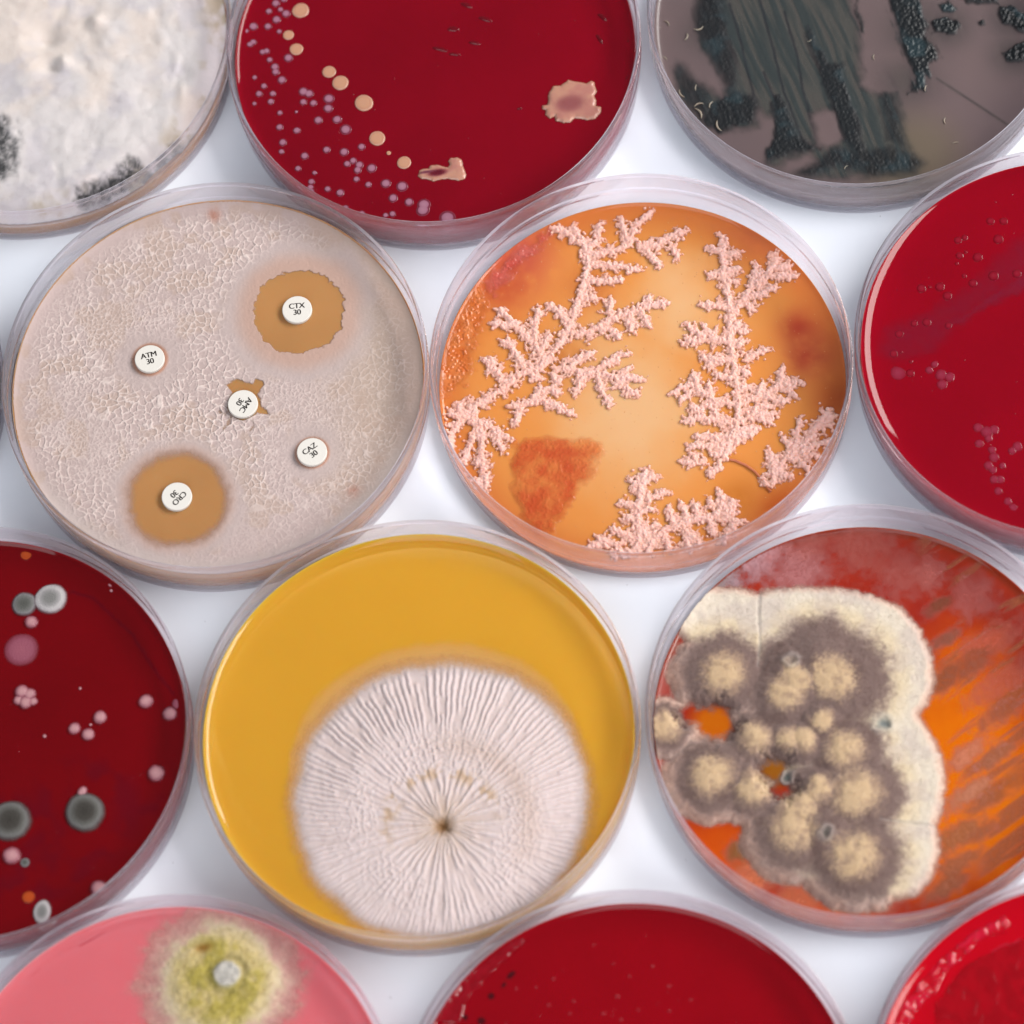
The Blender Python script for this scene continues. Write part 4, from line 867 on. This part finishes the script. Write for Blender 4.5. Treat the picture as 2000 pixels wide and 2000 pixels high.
def f_halo(X, Y):  # colony's shadow in the gel, painted as a tan band, widest at the far side
    d = D['yellow']; e = d.loc([(858, 1560)])[0]; nz = fbm(X / 2.5, Y / 2.5, 4, 66) - .5; re = np.hypot(X - e[0], (Y - e[1])) + .8 * nz
    th = np.arctan2(Y - e[1], X - e[0]); wd = 2.2 + 4.6 * ss(-.1, .9, np.sin(th))
    k = np.clip((re - 27.5) / wd, 0, 1)
    return 0 * X, mix((250, 196, 136), (252, 198, 120), k), (.7 - .45 * k) * ss(1, .7, k) * (re > 20)
d.patch('painted_shadow', f_halo, mat_growth('painted_shadow', rough=.25, bstr=0), .35, lift=.012)
d.patch('wrinkled_colony', f_wrink, WRINK, .17, lift=.05)
d.fuzz('margin_fuzz', 9000, .5, .02, HYPHA, up=.15, seed=8, weight=(d.last[4] > .05) * (d.last[4] < .95) * 1.0)

# ================================================================== 9 orange dish with brown and cream mould
c9 = np.array([63.6, 285.4 - 330]); G9 = 9.9
def c_rust(x, y):
    q = lambda p: unproj([p], H_DISH - G9)[0] - c9
    n = fbm(x / 7, y / 7, 4, 3); c = mix((198, 58, 30), (176, 46, 34), n)
    p = q((1880, 1520)); c = mix(c, (252, 128, 4), ss(30, 9, np.hypot(x - p[0], (y - p[1]) * .75) + 9 * (n - .5)))
    p = q((1410, 1690)); c = mix(c, (236, 96, 14), ss(15, 5, np.hypot(x - p[0], y - p[1]) + 7 * (n - .5)))
    p = q((1600, 1775)); c = mix(c, (232, 96, 20), ss(14, 4, np.hypot(x - p[0], (y - p[1]) * 1.6) + 7 * (n - .5)))
    p = q((1395, 1415)); c = mix(c, (226, 116, 6), ss(7, 2, np.hypot(x - p[0], y - p[1])))
    p = q((1515, 1500)); c = mix(c, (176, 106, 24), ss(6, 2, np.hypot(x - p[0], y - p[1])))
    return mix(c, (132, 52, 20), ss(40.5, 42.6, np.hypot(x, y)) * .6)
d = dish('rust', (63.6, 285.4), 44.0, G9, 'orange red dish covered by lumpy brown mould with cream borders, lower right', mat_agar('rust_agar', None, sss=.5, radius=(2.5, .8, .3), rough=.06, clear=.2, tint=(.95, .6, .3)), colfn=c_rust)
knobs = [(1411, 1314, 50, 92), (1535, 1355, 40, 84), (1555, 1330, 34, 92), (1543, 1300, 18, 70), (1628, 1325, 52, 118), (1600, 1290, 10, 100), (1300, 1420, 36, 54), (1473, 1442, 38, 62), (1538, 1447, 28, 56), (1571, 1447, 28, 56), (1605, 1411, 28, 64), (1651, 1465, 44, 84), (1390, 1515, 50, 82), (1473, 1540, 42, 66), (1597, 1540, 30, 62), (1672, 1548, 56, 100), (1560, 1575, 44, 84), (1548, 1625, 50, 88), (1670, 1672, 56, 98), (1610, 1620, 6, 76)]
cream = [(1330, 1150), (1400, 1142), (1440, 1141), (1480, 1152), (1500, 1145), (1560, 1140), (1640, 1143), (1700, 1155), (1760, 1180), (1800, 1225), (1822, 1280), (1826, 1330), (1814, 1372), (1797, 1392), (1815, 1420), (1840, 1470), (1850, 1520), (1842, 1570), (1832, 1610), (1838, 1655), (1826, 1705), (1795, 1745), (1740, 1756), (1690, 1762), (1645, 1755), (1605, 1725), (1560, 1715), (1520, 1690), (1510, 1600), (1500, 1480), (1500, 1380), (1490, 1300), (1440, 1300), (1360, 1270), (1322, 1235), (1312, 1195)]
def f_rust(X, Y):
    d = D['rust']; k = d.k; z = d.za + 1.5
    j1 = fbm(X / 1.3, Y / 1.3, 4, 3) - .5; j2 = fbm(X / .45, Y / .45, 3, 4) - .5; j3 = fbm(X / 3.5, Y / 3.5, 3, 14) - .5
    WX = X + 1.5 * j3 + .5 * j1; WY = Y + 1.5 * (fbm(X / 3.5 + 50, Y / 3.5, 3, 15) - .5) + .5 * (fbm(X / 1.3 + 50, Y / 1.3, 4, 16) - .5)
    kb = np.zeros_like(X)
    g = np.full(X.shape, 9.0); t = np.zeros_like(X); hk = np.zeros_like(X); rel = np.full(X.shape, 1e3)
    for (u, v, rt, rg) in [(a_, b_, c_ * 1.04, e_ * 1.08) for (a_, b_, c_, e_) in knobs]:
        p = d.loc([(u, v)], z)[0]; rr = np.hypot(WX - p[0], WY - p[1]); g = np.minimum(g, rr / (rg * k)); rel = np.minimum(rel, rr - rg * k)
        tt = ss(1.15, .55, rr / (rt * k) + .35 * j1 + .5 * j2); t = np.maximum(t, tt * ss(8, 30, np.full(X.shape, rt)))
        hk = np.maximum(hk, 1.9 * np.exp(-(rr / (rg * k * .62)) ** 2))
    cs = sdpoly(X, Y, d.loc(cream, z)) + .9 * j1 + .5 * j2
    fringe = rel - .8 + .9 * j1 + .5 * j2
    s_ = np.minimum(cs, fringe)
    for (u, v, r) in ((1396, 1408, 30), (1352, 1392, 16), (1372, 1395, 18), (1512, 1500, 20), (1528, 1535, 14)):
        p = d.loc([(u, v)], z)[0]; s_ = np.maximum(s_, .55 * (r * k - np.hypot(X - p[0], Y - p[1])) + 1.3 * j1 + .6 * j2 + .2)
    a = ss(.7, -1.0, s_)
    h = (1.0 + hk) * ss(.2, -1.8, s_) + .25 * j1 + .10 * j2
    gray = ss(1.08, .66, g + .18 * j1 + .12 * j2 + .1 * j3)
    cin = ss(0, -2.4, cs)
    rgb = mix((222, 184, 166), (244, 230, 212), cin); rgb = mix(rgb, (244, 222, 186), ss(1.35, 1.0, g) * ss(.2, -2, cs) * .8)
    rgb = mix(rgb, (214, 196, 190), ss(.4, .7, fbm(X / 4, Y / 4, 3, 33)) * .4)
    rgb = mix(rgb, (136, 112, 106), gray); rgb = mix(rgb, (116, 92, 86), gray * ss(.1, .35, j3 + .5 * j1 + .1) * .6)
    tc = mix((186, 156, 132), (232, 200, 160), ss(.35, 1.0, hk / 1.9 + j1 * 1.1 + .5 * j3)); rgb = mix(rgb, tc, t * .92)
    seam = ss(.5, .1, np.minimum(dline(X, Y, d.loc([(1484, 1152), (1482, 1200), (1484, 1250), (1480, 1300)], z)), dline(X, Y, d.loc([(1835, 1612), (1780, 1560 + 45), (1720, 1600)], z))) + .4 * j1)
    h = h - .2 * seam; rgb = mix(rgb, (196, 184, 176), seam * .4)
    for (u, v, r, cc) in ((1727, 1411, 22, (120, 130, 134)), (1537, 1515, 14, (110, 120, 116)), (1545, 1292, 16, (140, 124, 116)), (1612, 1628, 16, (116, 112, 106))):
        p = d.loc([(u, v)], z)[0]; rr = np.hypot(X - p[0] + 1.6 * j1, Y - p[1] + 1.4 * j3) / (r * k)
        ring = np.exp(-((rr - .8) / .35) ** 2); hole = ss(.85, .1, rr)
        rgb = mix(rgb, (196, 190, 184), ring * .4); rgb = mix(rgb, cc, hole * .8); h = h + .25 * ring - .4 * hole; a = np.maximum(a, ss(1.2, .9, rr))
    h = np.maximum(h, 0.02)
    return h, rgb, a
RM = mat_growth('velvet_mould', rough=.95, sheen=.15, spec=.08, sss=.5, srad=(.8, .7, .6), bscale=1500, bstr=.25)
def f_thin(X, Y):
    d = D['rust']; q0, q1 = d.loc([(1800, 1450), (1960, 1340)]); TT = (q1 - q0) / np.linalg.norm(q1 - q0)
    n = fbm(X / 1.5, Y / 1.5, 4, 5); g = fbm(X / .5, Y / .5, 3, 7); a = np.zeros_like(X); rgb = np.ones(X.shape + (3,)) * np.array([206, 130, 128.])
    for (u, v, r, c, k) in ((1400, 1110, 70, (172, 150, 156), .95), (1480, 1085, 70, (200, 150, 156), .85), (1380, 1125, 40, (120, 108, 100), .6), (1560, 1110, 80, (206, 132, 132), .7), (1680, 1060, 80, (196, 96, 84), .55), (1580, 1050, 50, (200, 110, 100), .5), (1760, 1120, 60, (200, 100, 90), .5), (1815, 1120, 42, (206, 112, 104), .7), (1900, 1165, 55, (204, 104, 96), .6),
                          (1930, 1260, 60, (214, 100, 76), .7), (1960, 1330, 55, (208, 96, 70), .6), (1850, 1320, 48, (150, 86, 60), .7), (1900, 1300, 40, (160, 88, 66), .7), (1830, 1185, 26, (140, 76, 54), .8), (1845, 1250, 28, (150, 88, 70), .7), (1955, 1390, 40, (168, 92, 66), .7), (1890, 1475, 34, (214, 128, 96), .85), (1940, 1480, 34, (172, 102, 74), .85), (1895, 1550, 40, (200, 126, 96), .85), (1930, 1560, 34, (170, 98, 68), .8), (1880, 1630, 44, (176, 104, 66), .85), (1920, 1625, 26, (170, 98, 70), .7), (1870, 1690, 36, (176, 100, 66), .85), (1850, 1730, 34, (168, 98, 70), .8), (1990, 1520, 40, (176, 92, 40), .5), (1290, 1340, 50, (206, 90, 78), .5), (1320, 1560, 40, (214, 120, 100), .5), (1440, 1665, 30, (150, 104, 60), .7), (1470, 1720, 44, (232, 130, 90), .7), (1560, 1760, 60, (222, 120, 80), .6), (1700, 1775, 60, (216, 110, 80), .6)):
        p = d.loc([(u, v)])[0]; ex, ey = X - p[0], Y - p[1]; sq = .62 if u > 1810 and v > 1170 else 1.0
        rr = np.hypot((ex * TT[0] + ey * TT[1]) * sq, (-ex * TT[1] + ey * TT[0]) / sq) / (r * d.k); m_ = k * ss(1.3, .25, rr + .9 * (n - .5) + .5 * (g - .5)); rgb = mix(rgb, c, np.clip(m_ * 1.4, 0, 1)); a = np.maximum(a, m_)
    q0, q1 = d.loc([(1800, 1450), (1960, 1340)]); t = (q1 - q0) / np.linalg.norm(q1 - q0); ac = -X * t[1] + Y * t[0]; al_ = X * t[0] + Y * t[1]
    st = ss(.5, .66, fbm(ac / 1.8, al_ / 14, 3, 12)) * .7 * ss(14, 20, X); rgb = mix(rgb, (168, 84, 36), st * (a < .3)); a = np.maximum(a, st)
    return .15 * a * g, rgb, a * (.55 + .7 * g)
d.patch('thin_growth', f_thin, mat_growth('thin_growth', rough=.6, spec=.2, bscale=1500, bstr=.3), .24, lift=.015)
d.patch('lumpy_mould', f_rust, RM, .21, lift=.05)
d.fuzz('mould_fuzz', 45000, .7, .016, HYPHA, up=.5, seed=12, thr=.5, jit=5)

# ================================================================== 10 pink dish with the yellow-green colony
d = dish('pink', (-82.6, 224.7), 44.5, 5.2, 'pink dish with one fuzzy yellow-green colony around a white knob, bottom left', mat_agar('pink_agar', (264, 136, 146), sss=.7, radius=(4, 1.6, 1.4), rough=.05, mottle=.04, clear=.3, tint=(.99, .84, .86)), rise=1.2)
def f_yg(X, Y):
    d = D['pink']; o = d.loc([(430, 1915)], d.za + 1)[0]; r = np.hypot(X - o[0], Y - o[1]); n = fbm(X / 1.6, Y / 1.6, 4, 4) - .5; g = fbm(X / .5, Y / .5, 3, 5) - .5; n3 = fbm(X / 4, Y / 4, 3, 8) - .5
    e = r + 3 * n + 1.6 * g + 3 * n3
    a = ss(19.0, 10.0, e); yl = ss(11.6, 7.0, r + 2.5 * n + 1.5 * g)
    rgb = mix((240, 190, 180), (240, 220, 188), ss(14, 10, e)); yc = mix((228, 206, 146), (200, 182, 92), ss(-.15, .2, n3 + n * .5)); rgb = mix(rgb, yc, yl); rgb = mix(rgb, (222, 204, 140), ss(.08, .25, g) * yl * .5)
    kn = d.loc([(443, 1902)], d.za + 2)[0]; rk = np.hypot(X - kn[0], Y - kn[1]) + .5 * n; kk = ss(3.1, 2.3, rk); rgb = mix(rgb, (220, 214, 206), kk); rgb = mix(rgb, (150, 138, 80), .3 * np.exp(-((rk - 3.6) / .8) ** 2))
    p = d.loc([(398, 1852)], d.za + 1)[0]; br = np.exp(-(((X - p[0]) / 1.6) ** 2 + ((Y - p[1]) / .9) ** 2)); rgb = mix(rgb, (160, 106, 34), .8 * br)
    h = 1.6 * ss(15, 6, r) + .9 * n * yl + .35 * g + .7 * kk - .25 * np.exp(-((rk - 3.5) / .8) ** 2) - .6 * br
    return np.maximum(h, .02), rgb, a
d.patch('fuzzy_colony', f_yg, RM, .22); d.fuzz('colony_fuzz', 16000, .9, .02, HYPHA, up=.5, seed=14, thr=.25, jit=10)
SC = mat_flat('scratched_gel', (206, 78, 92), rough=.15)
v_, f_ = tube([(0, 0, 0), (1, 0, .02), (2, .05, .03), (3, 0, 0)], .10, .07)
sme = mkmesh('gel_scratch', v_, f_, SC)
for (u, v, a, s_) in ((440, 345, .35, 2.4), (290, 420, .45, 2.2), (180, 515, .6, 2.2), (360, 375, .4, 1.6)):
    p = d.crop((0, 1700), .3934, [(u, v)])[0]; o = link('gel_scratch', sme, d.agar, (p[0] - 2, p[1] - 1, d.za)); o.rotation_euler = (0, 0, a); o.scale = (s_, 1.6, 1.2)

# ================================================================== 11 plain red dish, bottom middle
d = dish('bottom_red', (5.4, 211.7), 44.5, 5.8, 'plain dark red dish with faint specks and a wet edge, bottom middle', mat_agar('plain_blood_agar', (150, 0, 17), **RED))
sp = [(915, 505, 9), (860, 575, 9), (1058, 385, 7), (1122, 465, 8), (1125, 565, 7), (740, 525, 7), (660, 435, 8), (900, 375, 6), (965, 425, 6), (725, 575, 7), (640, 540, 8), (820, 300, 6), (590, 470, 6), (1000, 560, 6), (1210, 520, 7), (930, 600, 7), (510, 475, 7)]
WSP = mat_colony('pale_speck', [(0, (196, 70, 80), .9), (.6, (180, 40, 54), .7), (1, (156, 10, 28), 0)], rough=.2, wob=.2); wsp = [dome_mesh('speck', WSP, DOME, n=12)]
colonies(d, wsp, (760, 1700), .4865, sp, hfac=.4, hmin=.12, name='speck')
DK = mat_colony('dark_speck', [(0, (70, 0, 12), .9), (.6, (84, 0, 14), .7), (1, (120, 0, 18), 0)], rough=.2, wob=.4); dks = [dome_mesh('dark_speck', DK, THIN, n=16, wob=.2)]
colonies(d, dks, (760, 1700), .4865, [(490, 420, 28, .5, .6), (410, 505, 18), (305, 590, 16), (370, 605, 22), (460, 460, 18, .5, .8)], hfac=.05, hmin=.06, name='dark_speck')
film2 = mat_growth('wet_red_film', rough=.1, spec=.5, bstr=0)
def wet_edge(d, poly, seed, c0, c1, amp=.5, sc=.55, alpha=.75, off=(760, 1700), s_c=.4865):
    P = d.crop(off, s_c, poly); b = (P[:, 0].min() - .5, P[:, 0].max() + .5, P[:, 1].min() - .5, P[:, 1].max() + .5)
    def f(X, Y):
        s_ = sdpoly(X, Y, P) + .7 * (fbm(X / 1.1, Y / 1.1, 3, seed) - .5); g = fbm(X / sc, Y / sc, 3, seed + 2)
        return np.maximum(.15 + amp * (g - .35), 0) * ss(0, -.5, s_), mix(c0, c1, ss(.35, .65, g)), ss(.2, -.5, s_) * alpha
    d.patch('wet_film', f, film2, .17, box=b)
wet_edge(d, [(175, 617), (240, 510), (330, 410), (430, 330), (520, 270), (560, 280), (480, 350), (400, 430), (330, 500), (280, 617)], 3, (150, 0, 20), (160, 6, 28), amp=.3, sc=.8)

# ================================================================== 12 bright red dish, bottom right
d = dish('corner_red', (93.65, 201.2), 44.5, 5.0, 'brightest red dish with wet streaked surface, bottom right corner', mat_agar('bright_red_agar', (196, 0, 24), **RED), rise=1.6, dec=1.9)
O12, S12 = (1640, 1700), .1863
def streak(d, lines, off, sc, rad=.16):
    for pts in lines:
        P = d.crop(off, sc, pts); P = [(p[0], p[1], d.za + .02 + .05 * math.sin(i)) for i, p in enumerate(P)]
        v_, f_ = tube(P, rad * .7, rad); link('gel_scratch', mkmesh('gel_scratch', v_, f_, GLOSSRED), d.agar)
GLOSSRED = mat_flat('wet_red_ridge', (206, 30, 58), rough=.08, spec=1.0)
streak(d, [[(1590, 855), (1680, 800), (1750, 770), (1800, 780), (1900, 715)], [(1310, 1240), (1290, 1300), (1305, 1360)], [(1670, 1280), (1650, 1340), (1645, 1410)], [(1450, 1395), (1425, 1450), (1420, 1520)], [(1510, 1525), (1470, 1600), (1450, 1660)], [(1850, 1040), (1860, 980), (1910, 925)], [(1610, 1080), (1640, 1180)], [(990, 1210), (1000, 1290)], [(1140, 1250), (1150, 1290)], [(1090, 1520), (1160, 1535)]], O12, S12)
wet_edge(d, [(540, 1700), (640, 1440), (860, 1150), (1060, 930), (1240, 780), (1400, 650), (1720, 480), (1790, 560), (1740, 660), (1500, 720), (1340, 880), (1130, 1060), (1000, 1300), (880, 1380), (760, 1560), (700, 1700)], 8, (206, 2, 30), (222, 26, 60), amp=.7, sc=1.2, off=O12, s_c=S12)
wet_edge(d, [(1000, 1700), (1000, 1400), (1300, 1000), (1700, 800), (2100, 650), (2600, 900), (2600, 1700)], 11, (190, 0, 24), (170, 0, 20), amp=.3, sc=1.6, alpha=.6, off=O12, s_c=S12)

# ================================================================== 13 grey dish just peeping in at the left edge
d = dish('sliver', (-144.6, 392.6), 44.3, 5.5, 'grey dish of which only the rim shows at the left picture edge', mat_agar('grey_gel', (112, 112, 116), sss=.3))

for kx, n_, sd in (('right_red', 60, 2), ('grey_mould', 45, 5), ('bottom_red', 70, 8), ('colony_red', 40, 9)):
    d = D[kx]; r = np.random.default_rng(sd); q = r.uniform(0, 1, n_) ** .5 * (d.ri - 1.5); t = r.uniform(0, 6.28, n_)
    o = link('droplets', blob_mesh('droplets', np.stack([q * np.cos(t), q * np.sin(t), np.full(n_, d.za)], 1), r.uniform(.05, .14, n_), np.tile([[170, 20, 40]], (n_, 1)), bpy.data.materials['droplet'], sd, .05), d.agar); o['kind'] = 'stuff'
